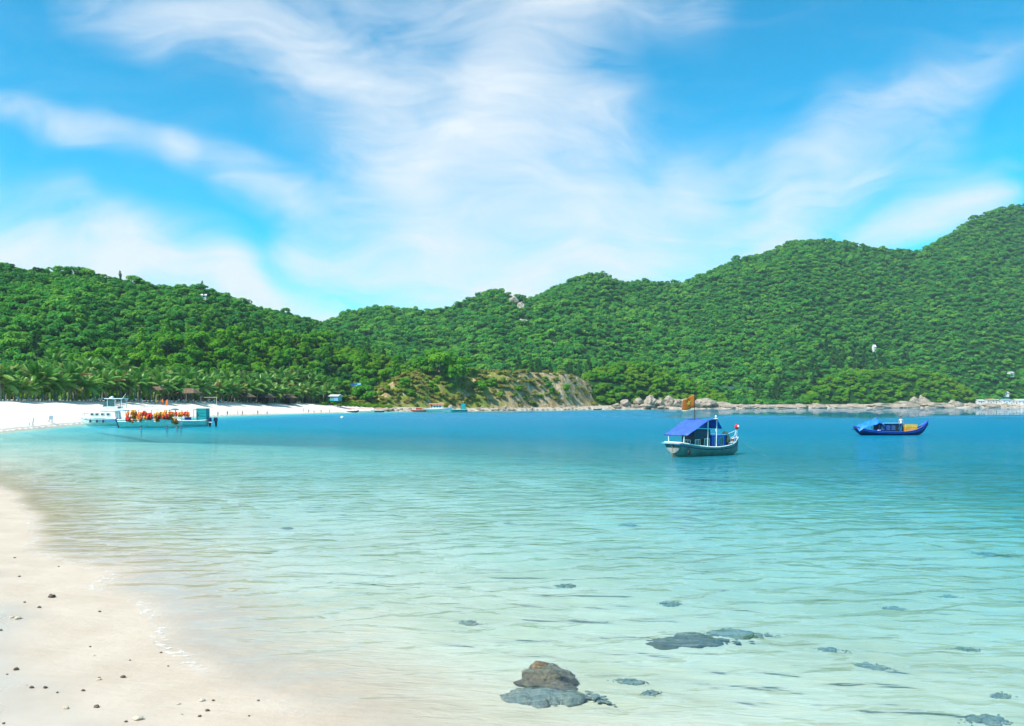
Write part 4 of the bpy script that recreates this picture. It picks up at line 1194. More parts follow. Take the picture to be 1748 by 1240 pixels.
# cabin house
cab = MB()
cab.box((0.62, 0, 1.05), (1.55, 1.45, 1.02)); cab.build('cabin', MAT['blue'], e)
mb = MB(); mb.box((0.62, 0, 1.60), (1.72, 1.66, 0.06)); mb.build('cabin_roof', MAT['lightblue'], e)
for xx in (0.32, 0.92):
    window(e, (xx, -0.735, 1.12), (0.42, 0.62), 'x', MAT['lightblue'], MAT['glass'], 1, 0.028)
    window(e, (xx, 0.735, 1.12), (0.42, 0.62), 'x', MAT['lightblue'], MAT['glass'], 1, 0.028)
mb = MB(); mb.box((-1.10, 0, 1.28), (1.75, 1.30, 1.55)); mb.build('wheelhouse', MAT['navy'], e)  # raised and coloured navy to stand in for the dark shade under the awning
window(e, (-0.62, -0.665, 0.98), (0.50, 0.70), 'x', MAT['white'], MAT['glass'], 1, 0.028)
window(e, (-1.62, -0.665, 0.98), (0.50, 0.60), 'x', MAT['white'], MAT['glass'], 2, 0.028)
window(e, (-1.99, 0.1, 1.0), (0.8, 0.5), 'y', MAT['white'], MAT['glass'], 2, 0.028)
mb = MB(); mb.box((-1.16, -0.665, 0.92), (0.36, 0.05, 0.80)); dr = mb.build('door', MAT['darkwood'], e)
mb = MB(); mb.box((-1.04, -0.70, 0.92), (0.03, 0.03, 0.10)); mb.build('handle', MAT['metal'], dr)
# awning: long aft slope, flat ridge, short forward slope, sagging a little between its poles
rows_ = []
for (xx, zz_) in [(-3.30, 1.66), (-2.75, 1.90), (-2.15, 2.20), (-1.55, 2.50), (-1.02, 2.76), (-0.55, 2.82), (-0.05, 2.82)]:
    rows_.append([Vector((xx, yy, zz_ - 0.05 * math.cos(yy * 3.6) - 0.02 * math.sin(xx * 5))) for yy in np.linspace(-1.25, 1.25, 9)])
cn = MB().sheet(rows_, 0.03).build('awning', MAT['tarp'], e, True)
rows_ = [[Vector((xx, yy, zz_)) for yy in np.linspace(-1.2, 1.2, 5)] for (xx, zz_) in [(-0.04, 2.79), (0.22, 2.48), (0.48, 2.12)]]
MB().sheet(rows_, 0.03).build('awning_front', MAT['blue'], e, True)
mb = MB()
for yy in (-1.18, 1.18):
    mb.tube([(-3.28, yy, 1.62), (-1.02, yy, 2.72), (-0.05, yy, 2.78)], 0.03, 5)
mb.tube([(-3.28, -1.22, 1.62), (-3.28, 1.22, 1.62)], 0.03, 5)
mb.build('awning_frame', MAT['darkwood'], e)
for (xx, yy, z0_, z1_) in [(-3.2, -0.80, 1.0, 1.64), (-3.2, 0.80, 1.0, 1.64), (-1.02, -1.12, 0.72, 2.72), (-1.02, 1.12, 0.72, 2.72), (-0.08, -1.12, 0.68, 2.76), (-0.08, 1.12, 0.68, 2.76)]:
    mb = MB(); mb.tube([(xx, yy, z0_), (xx, yy * 1.05, z1_)], 0.035, 6); mb.build('awning_post', MAT['white'], e)
mb = MB(); mb.tube([(0.75, -0.3, 1.6), (0.75, -0.3, 2.95)], 0.03, 6); mb.box((0.75, -0.3, 2.86), (0.05, 0.42, 0.05)); mb.ell((0.75, -0.3, 3.02), (0.07, 0.07, 0.10), 8, 5); mb.build('mast', MAT['white'], e)
mb = MB(); mb.tube([(-0.9, 0.35, 0.75), (-0.9, 0.35, 4.75)], [0.04, 0.028], 6); mb.build('flag_pole', MAT['darkwood'], e)
mb = MB(); mb.box((2.15, 0, 0.93), (0.55, 0.20, 0.26)); mb.tube([(2.15, -0.42, 1.05), (2.15, 0.42, 1.05)], 0.09, 8); mb.build('winch', MAT['darkwood'], e)
mb = MB(); mb.box((2.55, 0, 0.92), (1.2, 0.62, 0.06), ry=-0.15); mb.build('foredeck', MAT['white'], e)
for (xx, yy, h_) in [(2.65, -0.52, 0.55), (2.65, 0.52, 0.55), (3.35, 0.0, 0.70), (1.75, -0.86, 0.6), (1.75, 0.86, 0.6)]:
    zz_ = lerp_st(S_, xx)[2]
    mb = MB(); mb.tube([(xx, yy, zz_ - 0.05), (xx, yy, zz_ + h_)], 0.028, 6); mb.build('bow_post', MAT['lightblue'], e)
mb = MB(); mb.tube([(1.75, -0.86, 1.30), (2.65, -0.52, 1.50), (3.35, 0, 1.88), (2.65, 0.52, 1.50), (1.75, 0.86, 1.30)], 0.022, 5); mb.build('bow_rail', MAT['white'], e)
mb = MB(); mb.tube([(-2.9, -0.95, 0.8), (-2.9, -0.95, 0.25)], 0.02, 4); mb.ell((-2.9, -1.02, 0.34), (0.12, 0.12, 0.2), 8, 6); mb.build('fender', MAT['black'], e)
FBM = Matrix.Translation((15.15, FB_D, 0)) @ Matrix.Rotation(R(33), 4, 'Z')
def fb(p_): return FBM @ Vector(p_)
# things aboard
def deck_item(name, mb, mat, lab, cat, smooth=True, group=None):
    o = mb.build(name, mat, None, smooth); o.matrix_world = FBM
    return tag(o, lab, cat, group)
mb = MB(); mb.ell((1.52, -0.55, 1.28), (0.10, 0.46, 0.60), 14, 8); deck_item('round_basket', mb, MAT['basket'], 'dark green round basket standing upright by the blue cabin of the fishing boat', 'basket')
mb = MB(); mb.tube([(2.0, -0.55, 0.56), (2.0, -0.55, 0.90)], [0.15, 0.18], 10); deck_item('bucket', mb, MAT['white'], 'white bucket on the foredeck of the fishing boat', 'bucket')
mb = MB()
for k in range(3):
    mb.tube([(2.95 + math.cos(a) * 0.26, math.sin(a) * 0.26, 1.06 + k * 0.07) for a in np.linspace(0, 6.28, 15)], 0.045, 5)
deck_item('rope_coil', mb, MAT['wood'], 'coil of pale rope on the bow of the fishing boat', 'rope')
o = MB().tube([(3.42, -0.05, 1.3), (3.42, -0.05, 2.3)], 0.02, 5).build('marker_pole', MAT['white'], None); o.matrix_world = FBM
tag(o, 'short white pole with a red and white float at the bow of the fishing boat', 'marker')
MB().ell((3.42, -0.05, 2.18), (0.20, 0.20, 0.20), 10, 7).build('float', MAT['crimson'], o, True)
MB().ell((3.42, -0.10, 2.20), (0.13, 0.19, 0.13), 10, 7).build('float_patch', MAT['white'], o, True)
# flag with star and pale fringe, hanging to the left of its pole in a light wind
m, n = new_mat('flag_cloth')
tcn = n.n('ShaderNodeTexCoord').outputs['Object']
c = n.mix(n.mr(n.noise(tcn, 3, 4), 0.35, 0.65), (0.52, 0.15, 0.035), (0.64, 0.22, 0.05))
dif = n.n('ShaderNodeBsdfDiffuse', {'Color': c}); tl = n.n('ShaderNodeBsdfTranslucent', {'Color': c})
finish(n, n.n('ShaderNodeMixShader', {0: 0.35, 1: dif.outputs[0], 2: tl.outputs[0]})); MAT['flag'] = m
MAT['star'] = simple('yellow_cloth', (0.75, 0.48, 0.05), 0.9)
MAT['fringe'] = simple('pale_fringe', (0.78, 0.62, 0.36), 0.9)
def flag_pt(u_, v_):
    """u along the fly (0 at pole), v down the hoist"""
    return Vector((-u_ * 0.92, 0.14 * math.sin(u_ * 5.5 + v_ * 1.5) * (0.3 + u_), -v_ * 0.92 + 0.05 * u_ - 0.42 * u_ * (1 - v_ * 0.45) + 0.04 * math.sin(u_ * 7)))
top = fb((-0.9, 0.35, 4.72))
rows_ = [[flag_pt(u_, v_) for u_ in np.linspace(0, 1, 14)] for v_ in np.linspace(0, 1, 11)]
fl = MB().sheet(rows_).build('flag', MAT['flag'], None, True, loc=top, rot=(0, 0, R(8)), scale=1.08)
md = fl.modifiers.new('cloth_thickness', 'SOLIDIFY'); md.thickness = 0.008
tag(fl, 'faded orange flag with yellow star flying above the blue awning', 'flag')
star = []
for k in range(10):
    a = math.pi / 2 + k * math.pi / 5; r_ = 0.27 if k % 2 == 0 else 0.11
    star.append((0.5 + math.cos(a) * r_, 0.5 - math.sin(a) * r_))
for sd in (-1, 1):
    off = Vector((0, sd * 0.012, 0))
    V_ = [flag_pt(0.5, 0.5) + off] + [flag_pt(*q) + off for q in star]
    MB().add(V_, [(0, k + 1, (k + 1) % 10 + 1) for k in range(10)]).build('star', MAT['star'], fl)
rows_ = [[flag_pt(u_, 1.0 + t) + Vector((0.01 * math.sin(u_ * 90), 0.012, 0)) for u_ in np.linspace(0, 1, 30)] for t in (-0.02, 0.10)]
MB().sheet(rows_).build('fringe', MAT['fringe'], fl)
# anchor line
b0 = fb((3.5, -0.02, 1.25)); b1 = Vector((b0.x + 2.4, b0.y - 3.5, -0.35))
pts_ = [b0.lerp(b1, t) - Vector((0, 0, 0.22 * math.sin(math.pi * t))) for t in np.linspace(0, 1, 10)]
tag(MB().tube(pts_, 0.016, 5).build('anchor_rope', MAT['rope']), 'thin anchor rope running from the bow of the awning boat into the water', 'rope')

# --- dark blue boat with a man standing, about 106 m out
BB_D = 105.5
bx = (1521 - 874) / FPX * BB_D
e = empty('wooden_boat', (bx, BB_D, 0), R(4), 'long dark blue wooden boat with upswept bow and blue tarpaulin over the stern', 'boat')
S_ = [(-4.85, 0.42, 1.12, 0.80, 1.0), (-4.2, 0.85, 0.88, 0.10, 0.7), (-3.0, 1.08, 0.66, -0.30, 0.58), (-1.0, 1.18, 0.48, -0.38, 0.55), (1.0, 1.12, 0.46, -0.38, 0.58), (2.8, 0.82, 0.68, -0.28, 0.7), (4.1, 0.40, 1.20, 0.22, 0.9), (4.95, 0.05, 1.92, 1.30, 1.0)]
hull_parts(e, S_, MAT['hull_blue'], MAT['blue'], MAT['wood'], 0.22, 0.05, MAT['blue'])
mb = MB(); mb.box((-0.65, 0, 0.92), (2.7, 1.35, 1.15)); mb.build('cabin', MAT['hull_blue'], e)
mb = MB(); mb.box((-0.55, 0, 1.535), (3.1, 1.66, 0.07)); mb.build('cabin_roof', MAT['lightblue'], e)
for xx in (-1.45, -0.75, -0.05):
    window(e, (xx, -0.69, 0.98), (0.42, 0.55), 'x', MAT['blue'], MAT['glass'], 1, 0.03)
mb = MB(); mb.box((0.45, -0.69, 0.85), (0.34, 0.05, 0.95)); dr = mb.build('door', MAT['black'], e)
mb = MB(); mb.box((0.58, -0.73, 0.85), (0.03, 0.03, 0.12)); mb.build('handle', MAT['metal'], dr)
rows_ = []
for xx, zz_ in [(-4.7, 1.12), (-4.2, 1.42), (-3.6, 1.66), (-3.0, 1.80), (-2.45, 2.02), (-2.05, 2.26), (-1.72, 1.98), (-1.35, 1.78)]:
    rows_.append([Vector((xx + 0.05 * math.sin(yy * 4), yy * (1 - 0.12 * (xx < -4.4)), zz_ - 0.55 * (abs(yy) / 1.05) ** 1.6 + 0.06 * math.sin(xx * 6 + yy * 5))) for yy in np.linspace(-1.05, 1.05, 11)])
MB().sheet(rows_, 0.03).build('tarpaulin', MAT['tarp2'], e, True)
for xx, zz_ in ((-4.2, 1.40), (-2.05, 2.22)):
    mb = MB(); mb.tube([(xx, yy, zz_ - 0.58 * (abs(yy) / 1.05) ** 1.6) if True else 0 for yy in np.linspace(-0.95, 0.95, 9)], 0.03, 5)
    for yy in (-0.92, 0.92): mb.tube([(xx, yy, 0.5), (xx, yy, zz_ - 0.45)], 0.03, 5)
    mb.build('hoop', MAT['darkwood'], e)
mb = MB(); mb.tube([(4.0, 0, 1.15), (4.55, 0, 1.5), (5.0, 0, 2.05)], [0.07, 0.06, 0.05], 6); mb.build('stem_post', MAT['blue'], e)
BBM = Matrix.Translation((bx, BB_D, 0)) @ Matrix.Rotation(R(4), 4, 'Z')
mb = MB(); mb.tube([(-1.98, -0.72, 0.42), (-1.98, -0.72, 0.72)], [0.18, 0.22], 10)
o = mb.build('basin', MAT['white'], None); o.matrix_world = BBM; tag(o, 'white basin on deck beside the cabin of the dark blue boat', 'basin')
# crates
def crate(mat):
    c_ = MB()
    c_.box((0, 0, 0.015), (1.50, 0.80, 0.03))
    ob = c_.build('fish_crate', mat, None)
    for nm, cc, sz in (('side', (0, -0.40, 0.14), (1.54, 0.035, 0.26)), ('side', (0, 0.40, 0.14), (1.54, 0.035, 0.26)), ('end', (-0.755, 0, 0.14), (0.035, 0.77, 0.26)), ('end', (0.755, 0, 0.14), (0.035, 0.77, 0.26))):
        MB().box(cc, sz).build(nm, mat, ob)
    MB().box((0, -0.405, 0.275), (1.58, 0.05, 0.035)).box((0, 0.405, 0.275), (1.58, 0.05, 0.035)).box((-0.77, 0, 0.275), (0.05, 0.76, 0.035)).box((0.77, 0, 0.275), (0.05, 0.76, 0.035)).build('rim', MAT['crate_y'], ob)
    return ob
for k, lab in enumerate(['orange crate at the bottom of the stack on the dark blue boat', 'orange crate in the middle of the stack on the dark blue boat', 'yellow crate topmost of the stack on the dark blue boat']):
    o = crate(MAT['crate_o'] if k < 2 else MAT['crate_y'])
    o.matrix_world = BBM @ Matrix.Translation((2.5, 0, 0.50 + 0.298 * k)) @ Matrix.Rotation(R(-4 + 4 * k), 4, 'Z')
    tag(o, lab, 'crate')

# ------------------------------------------------------------------ people
def person_mesh(name, J, mats, zones, head_dir=(0, -1)):
    """J: joint dict. Skin over a skeleton, material by height zones [(zmin, slot)...]"""
    order = ['pelvis', 'waist', 'chest', 'neck', 'head', 'crown', 'shL', 'elL', 'wrL', 'haL', 'shR', 'elR', 'wrR', 'haR', 'hipL', 'knL', 'anL', 'toL', 'hipR', 'knR', 'anR', 'toR']
    rad = dict(pelvis=.15, waist=.13, chest=.16, neck=.058, head=.088, crown=.075, shL=.07, elL=.046, wrL=.034, haL=.038, shR=.07, elR=.046, wrR=.034, haR=.038, hipL=.095, knL=.062, anL=.042, toL=.038, hipR=.095, knR=.062, anR=.042, toR=.038)
    edges = [('pelvis', 'waist'), ('waist', 'chest'), ('chest', 'neck'), ('neck', 'head'), ('head', 'crown')]
    for s_ in 'LR':
        edges += [('chest', 'sh' + s_), ('sh' + s_, 'el' + s_), ('el' + s_, 'wr' + s_), ('wr' + s_, 'ha' + s_), ('pelvis', 'hip' + s_), ('hip' + s_, 'kn' + s_), ('kn' + s_, 'an' + s_), ('an' + s_, 'to' + s_)]
    me = bpy.data.meshes.new(name)
    me.from_pydata([J[k] for k in order], [(order.index(a), order.index(b)) for a, b in edges], [])
    ob = bpy.data.objects.new(name, me); COL.objects.link(ob)
    md = ob.modifiers.new('skin', 'SKIN')
    for k, sv in zip(order, me.skin_vertices[0].data):
        sv.radius = (rad[k], rad[k] * (0.72 if k in ('chest', 'waist', 'pelvis') else 1.0)); sv.use_root = (k == 'pelvis')
    ob.modifiers.new('sub', 'SUBSURF').levels = 1
    dg = bpy.context.evaluated_depsgraph_get()
    out = bpy.data.meshes.new_from_object(ob.evaluated_get(dg))
    bpy.data.objects.remove(ob)
    out.name = name
    out.materials.clear()
    for m_ in mats: out.materials.append(m_)
    for pl in out.polygons:
        zc = pl.center.z; slot = 0
        for zmin, sl in zones:
            if zc >= zmin: slot = sl
        if abs(pl.center.x) > 0.25 and zc > 0.55 and zc < 1.36: slot = 0
        pl.material_index = slot; pl.use_smooth = True
    return out
STAND = dict(pelvis=(0, 0, .95), waist=(0, .01, 1.10), chest=(0, .01, 1.32), neck=(0, 0, 1.49), head=(0, -.015, 1.60), crown=(0, -.01, 1.69), shL=(.20, 0, 1.40), elL=(.30, .03, 1.14), wrL=(.30, -.06, .93), haL=(.29, -.09, .84), shR=(-.20, 0, 1.40), elR=(-.30, .03, 1.14), wrR=(-.27, -.10, .95), haR=(-.24, -.14, .87), hipL=(.10, 0, .90), knL=(.12, -.03, .50), anL=(.12, .02, .09), toL=(.13, -.14, .04), hipR=(-.10, 0, .90), knR=(-.13, -.02, .50), anR=(-.14, .02, .09), toR=(-.16, -.14, .04))
PBODY = person_mesh('body', STAND, [MAT['skin'], MAT['cloth_w'], MAT['cloth_b']], [(0.0, 0), (0.14, 2), (1.02, 1), (1.42, 0)])
hm = MB(); hm.ell((0, 0.018, 1.665), (0.096, 0.105, 0.10), 12, 7, -0.35)
HAIR = hm.mesh('hair', MAT['hair'], True)
fm = MB(); fm.ell((0, -.106, 1.605), (0.014, 0.022, 0.022), 6, 4)
NOSE = fm.mesh('nose', MAT['skin'], True)
e = empty('person', BBM @ Vector((1.25, -0.15, 0.36)), R(10), 'man in a white top and blue trousers standing on the dark blue boat', 'person')
e.scale = (1.12, 1.12, 1.18)
link('body', PBODY, e); link('hair', HAIR, e); link('nose', NOSE, e)
SWIMB = person_mesh('body', STAND, [MAT['skin'], MAT['crimson'], MAT['navy']], [(0.0, 0), (0.62, 2), (1.02, 0)])
SWIMC = person_mesh('body', STAND, [MAT['skin'], MAT['cloth_b'], MAT['navy']], [(0.0, 0), (0.55, 2), (1.02, 1), (1.42, 0)])
for i, (px, py, d) in enumerate([(241, 735, 131), (285, 734, 133), (302, 733, 134), (309, 733, 134.5)]):
    x = (px - 874) / FPX * d
    e = empty('person', (x, d, -1.28 - 0.05 * (i % 2)), rr.uniform(-2, 2), 'swimmer with dark hair up to the shoulders in water before the moored speedboats', 'person', 'swimmers beside the speedboats')
    link('body', SWIMC if i % 2 else SWIMB, e); link('hair', HAIR, e)
for i, (px, off) in enumerate([(372, -2), (388, -1), (406, 1), (414, -3), (440, -2), (456, -4), (518, 3), (527, -2), (536, -1), (548, -4), (562, -3)]):
    d = float(tab(px, T_F)) + off
    p = at(px, d)
    e = empty('person', (p.x, p.y, max(p.z, -0.6)), rr.uniform(-3, 3), 'bather standing at the water edge of the palm beach', 'person', 'bathers along the palm beach')
    link('body', (SWIMB, SWIMC, PBODY)[i % 3], e); link('hair', HAIR, e)

# ------------------------------------------------------------------ speedboats moored off the palm beach
def px_x(px, d): return (px - 874) / FPX * d
# white cabin cruiser, bow to the left
CD = 152.0
e = empty('cabin_cruiser', (px_x(188, CD), CD, 0), R(180), 'white cabin cruiser with tall wheelhouse moored beside the palm beach', 'boat')
S_ = [(-5.2, 1.45, 1.25, -0.25, 0.6), (-3, 1.6, 1.28, -0.4, 0.55), (0, 1.6, 1.38, -0.45, 0.55), (2.6, 1.25, 1.50, -0.35, 0.65), (4.3, 0.66, 1.62, 0.0, 0.9), (5.4, 0.06, 1.78, 0.85, 1.1)]
hull_parts(e, S_, MAT['sea_tint_white'], MAT['white'], MAT['white'], 0.15, 0.08, MAT['blue'])
mb = MB(); mb.box((0.9, 0, 2.05), (4.9, 2.3, 1.35), taper=0.93); mb.build('cabin', MAT['white'], e)
mb = MB(); mb.box((3.75, 0, 1.75), (1.3, 1.7, 0.75), taper=0.72); mb.build('foredeck_trunk', MAT['white'], e)
for xx in (2.75, 1.85, 0.85, -0.2):
    window(e, (xx, 1.165, 2.10), (0.62, 0.48), 'x', MAT['white'], MAT['glass'], 0, 0.04)
mb = MB(); mb.box((-0.9, 0, 2.76), (4.3, 2.3, 0.12)); mb.build('upper_deck', MAT['white'], e)
# wheelhouse: slanted screen, posts, roof
mb = MB(); mb.box((-0.6, 1.0, 3.15), (2.5, 0.06, 0.75)); mb.box((-0.6, -1.0, 3.15), (2.5, 0.06, 0.75)); mb.box((0.66, 0, 3.15), (0.06, 2.0, 0.75)); mb.build('wheelhouse', MAT['white'], e)
rows_ = [[Vector((0.92, yy, 3.5)) for yy in (-0.98, 0, 0.98)], [Vector((0.1, yy, 4.92)) for yy in (-0.9, 0, 0.9)]]
MB().sheet(rows_, 0.04).build('windscreen', MAT['glass'], e)
rows_ = [[Vector((0.80, 1.02, 3.53)), Vector((0.05, 1.02, 3.53))], [Vector((0.12, 0.98, 4.85)), Vector((0.02, 0.98, 4.85))]]
MB().sheet(rows_).build('side_window', MAT['glass'], e)
mb = MB(); mb.box((-0.75, 1.0, 4.15), (1.15, 0.05, 1.2)); mb.build('side_window', MAT['glass'], e)
for xx, yy in ((0.0, 1.0), (0.0, -1.0), (-1.4, 1.0), (-1.4, -1.0), (-2.6, 1.0), (-2.6, -1.0)):
    mb = MB(); mb.tube([(xx, yy, 2.8), (xx, yy, 4.95)], 0.06, 6); mb.build('roof_post', MAT['white'], e)
mb = MB(); mb.box((-1.15, 0, 5.0), (3.4, 2.4, 0.14)); mb.build('wheelhouse_roof', MAT['white'], e)
mb = MB(); mb.box((-0.4, 0.3, 5.22), (0.6, 0.5, 0.28), ry=0.5); mb.build('radar', MAT['white'], e)
mb = MB(); mb.tube([(-2.3, 0, 5.05), (-2.9, 0, 5.9)], 0.03, 5); mb.build('antenna', MAT['white'], e)
mb = MB()
for xx in (3.0, 3.7, 4.4, 5.0):
    q = lerp_st(S_, xx); 
    for sd in (-1, 1): mb.tube([(xx, sd * q[1], q[2]), (xx, sd * q[1], q[2] + 0.6)], 0.025, 5)
for sd in (-1, 1): mb.tube([(xx, sd * lerp_st(S_, xx)[1], lerp_st(S_, xx)[2] + 0.6) for xx in (3.0, 3.7, 4.4, 5.0)], 0.025, 5)
mb.build('bow_rail', MAT['metal'], e)
for xx in (3.1, 1.7, 0.5):
    q = lerp_st(S_, xx)
    mb = MB(); mb.ell((xx, q[1] + 0.12, 0.85), (0.15, 0.13, 0.32), 8, 6); mb.build('fender', MAT['black'], e, True)

# open speedboat with white canopy hung with life jackets, stern to the left
AD = 139.0
e = empty('speedboat', (px_x(259, AD), AD, 0), R(0), 'white speedboat with green sea reflection painted into its hull, white canopy hung with orange life jackets', 'boat')
SA = [(-5.2, 1.35, 1.38, -0.25, 0.6), (-2.5, 1.5, 1.42, -0.4, 0.55), (0.5, 1.5, 1.42, -0.45, 0.55), (2.6, 1.25, 1.34, -0.35, 0.65), (4.2, 0.62, 1.05, -0.05, 0.9), (5.2, 0.06, 0.82, 0.35, 1.1)]
hull_parts(e, SA, MAT['sea_tint_white'], MAT['white'], MAT['white'], 0.45, 0.09, MAT['white'])
rows_ = [[Vector((xx, yy, 3.32 - 0.10 * (yy / 1.4) ** 2 - 0.004 * xx * xx)) for yy in np.linspace(-1.45, 1.45, 7)] for xx in np.linspace(-5.6, 4.0, 12)]
MB().sheet(rows_, 0.22).build('canopy', MAT['white'], e, True)
for xx in (-5.0, -2.8, -0.6, 1.6, 3.5):
    q = lerp_st(SA, xx)
    for sd in (-1, 1):
        mb = MB(); mb.tube([(xx, sd * q[1] * 0.92, q[2] - 0.1), (xx, sd * 1.28, 3.15)], 0.045, 6); mb.build('canopy_post', MAT['white'], e)
mb = MB(); mb.tube([(-3.2, -0.9, 3.5), (1.2, -0.9, 3.55)], 0.06, 6); mb.tube([(-0.9, -0.8, 3.4), (-0.9, -0.9, 3.6)], 0.05, 5); mb.build('boat_hook', MAT['metal'], e)
for k in range(5):
    mb = MB(); mb.box((-3.8 + k * 1.35, 0, 1.15), (0.5, 2.0, 0.40)); b_ = mb.build('seat', MAT['white'], e)
    MB().box((-4.02 + k * 1.35, 0, 1.55), (0.10, 1.9, 0.55), ry=-0.15).build('seat_back', MAT['lightblue'] if k % 2 else MAT['white'], b_)
mb = MB(); mb.box((2.55, 0, 1.55), (0.6, 0.9, 0.9), taper=0.8); mb.build('console', MAT['white'], e)
outboard(e, -5.45, 0.3, 0.85, MAT['navy'], 1.35, -0.25); outboard(e, -5.45, -0.5, 0.85, MAT['navy'], 1.35, -0.25)
# life jackets
def jacket(mat):
    mb_ = MB()
    for sd in (-1, 1):
        mb_.ell((sd * 0.15, -0.06, -0.38), (0.145, 0.075, 0.27), 8, 6)
        mb_.ell((sd * 0.13, -0.02, -0.08), (0.085, 0.07, 0.13), 8, 5)
    mb_.ell((0, 0.07, -0.36), (0.26, 0.06, 0.30), 8, 6)
    mb_.ell((0, 0.06, -0.02), (0.17, 0.055, 0.07), 8, 5)
    me_ = mb_.mesh('life_jacket', mat, True)
    st = MB(); st.box((0, -0.135, -0.32), (0.5, 0.02, 0.035)); st.box((0, -0.135, -0.48), (0.5, 0.02, 0.035))
    return me_, st.mesh('strap', MAT['black'])
JK = [jacket(MAT[k]) for k in ('orange', 'crimson', 'amber')]
JN = ['orange', 'red', 'amber yellow']
for k in range(30):
    xx = -3.3 + k * 0.235 + rr.uniform(-.3, .3)
    zz_ = rr.uniform(2.5, 3.05) if k % 2 else rr.uniform(1.95, 2.5)
    ci = rr.choice([0, 0, 1, 1, 2])
    o = link('life_jacket', JK[ci][0], None, (px_x(259, AD) + xx, AD - rr.uniform(1.42, 1.66), zz_ - 0.12), (rr.uniform(-.2, .2), rr.uniform(-.3, .3), rr.uniform(-1.2, 1.2)), (rr.uniform(1.3, 2.0), rr.uniform(1.2, 1.6), rr.uniform(0.9, 1.5)))
    tag(o, JN[ci] + ' life jacket hanging under the white speedboat canopy', 'life jacket', 'life jackets under the white canopy')
    link('strap', JK[ci][1], o)
for k, (xx, zz_) in enumerate([(-2.6, 1.75), (-2.0, 1.95), (3.4, 1.75), (3.9, 1.60), (4.3, 1.45), (3.6, 1.95)]):
    ci = (0, 2)[k % 2]
    o = link('life_jacket', JK[ci][0], None, (px_x(259, AD) + xx, AD - (1.45 if k < 2 else 0.75), zz_), (0.1, rr.uniform(-.6, .6), 0), 1.45)
    tag(o, ('orange' if ci == 0 else 'amber yellow') + (' life jacket draped over the side of the sea-tinted white speedboat' if k < 2 else ' life jacket heaped at the bow of the sea-tinted white speedboat'), 'life jacket', 'life jackets draped on the speedboat')
    link('strap', JK[ci][1], o)

# second speedboat behind, stern to the right with teal locker and two big motors
BD = 147.0
e = empty('speedboat', (px_x(318, BD), BD, 0), R(180), 'speedboat with teal locker on its stern and two dark outboard motors', 'boat')
SB = [(-4.0, 1.35, 1.15, -0.20, 0.6), (-2, 1.5, 1.05, -0.4, 0.55), (0.5, 1.5, 1.10, -0.45, 0.55), (2.6, 1.15, 1.25, -0.35, 0.65), (3.8, 0.62, 1.40, -0.05, 0.9), (4.8, 0.06, 1.55, 0.55, 1.1)]
hull_parts(e, SB, MAT['sea_tint_white'], MAT['white'], MAT['white'], 0.35, 0.09, MAT['teal'])
mb = MB(); mb.box((-3.0, 0, 2.05), (1.75, 1.7, 2.35)); b_ = mb.build('locker', MAT['teal'], e)
for k in range(4):
    MB().box((-3.0, 0.866, 1.3 + k * 0.55), (1.7, 0.03, 0.05)).build('locker_rib', MAT['navy'], b_)
rows_ = [[Vector((xx, yy, 3.10 - 0.08 * (yy / 1.4) ** 2)) for yy in np.linspace(-1.4, 1.4, 5)] for xx in np.linspace(-2.0, 2.6, 6)]
MB().sheet(rows_, 0.12).build('canopy', MAT['white'], e, True)
for xx in (-1.8, 0.3, 2.4):
    for sd in (-1, 1):
        mb = MB(); mb.tube([(xx, sd * 1.3, 0.95), (xx, sd * 1.25, 3.0)], 0.045, 6); mb.build('canopy_post', MAT['metal'], e)
mb = MB(); mb.box((-0.3, 0, 1.35), (0.6, 1.6, 0.6)); mb.build('seat', MAT['blue'], e)
outboard(e, -4.35, 0.45, 0.75, MAT['navy'], 1.5); outboard(e, -5.1, -0.45, 0.75, MAT['navy'], 1.5)
mb = MB(); mb.box((-4.45, 0, 0.75), (0.9, 1.5, 0.12)); mb.build('swim_platform', MAT['white'], e)
for k in range(7):
    ci = (1, 0, 1, 2, 0, 1, 0)[k]
    o = link('life_jacket', JK[ci][0], None, (px_x(318, BD) - 2.2 + k * 0.52, BD - 1.5, 2.6 + rr.uniform(-.25, .15)), (0, rr.uniform(-.3, .3), rr.uniform(-.7, .7)), 1.3)
    tag(o, JN[ci] + ' life jacket hanging beside the teal locker of the second speedboat', 'life jacket', 'life jackets of the boat with the teal locker')
    link('strap', JK[ci][1], o)

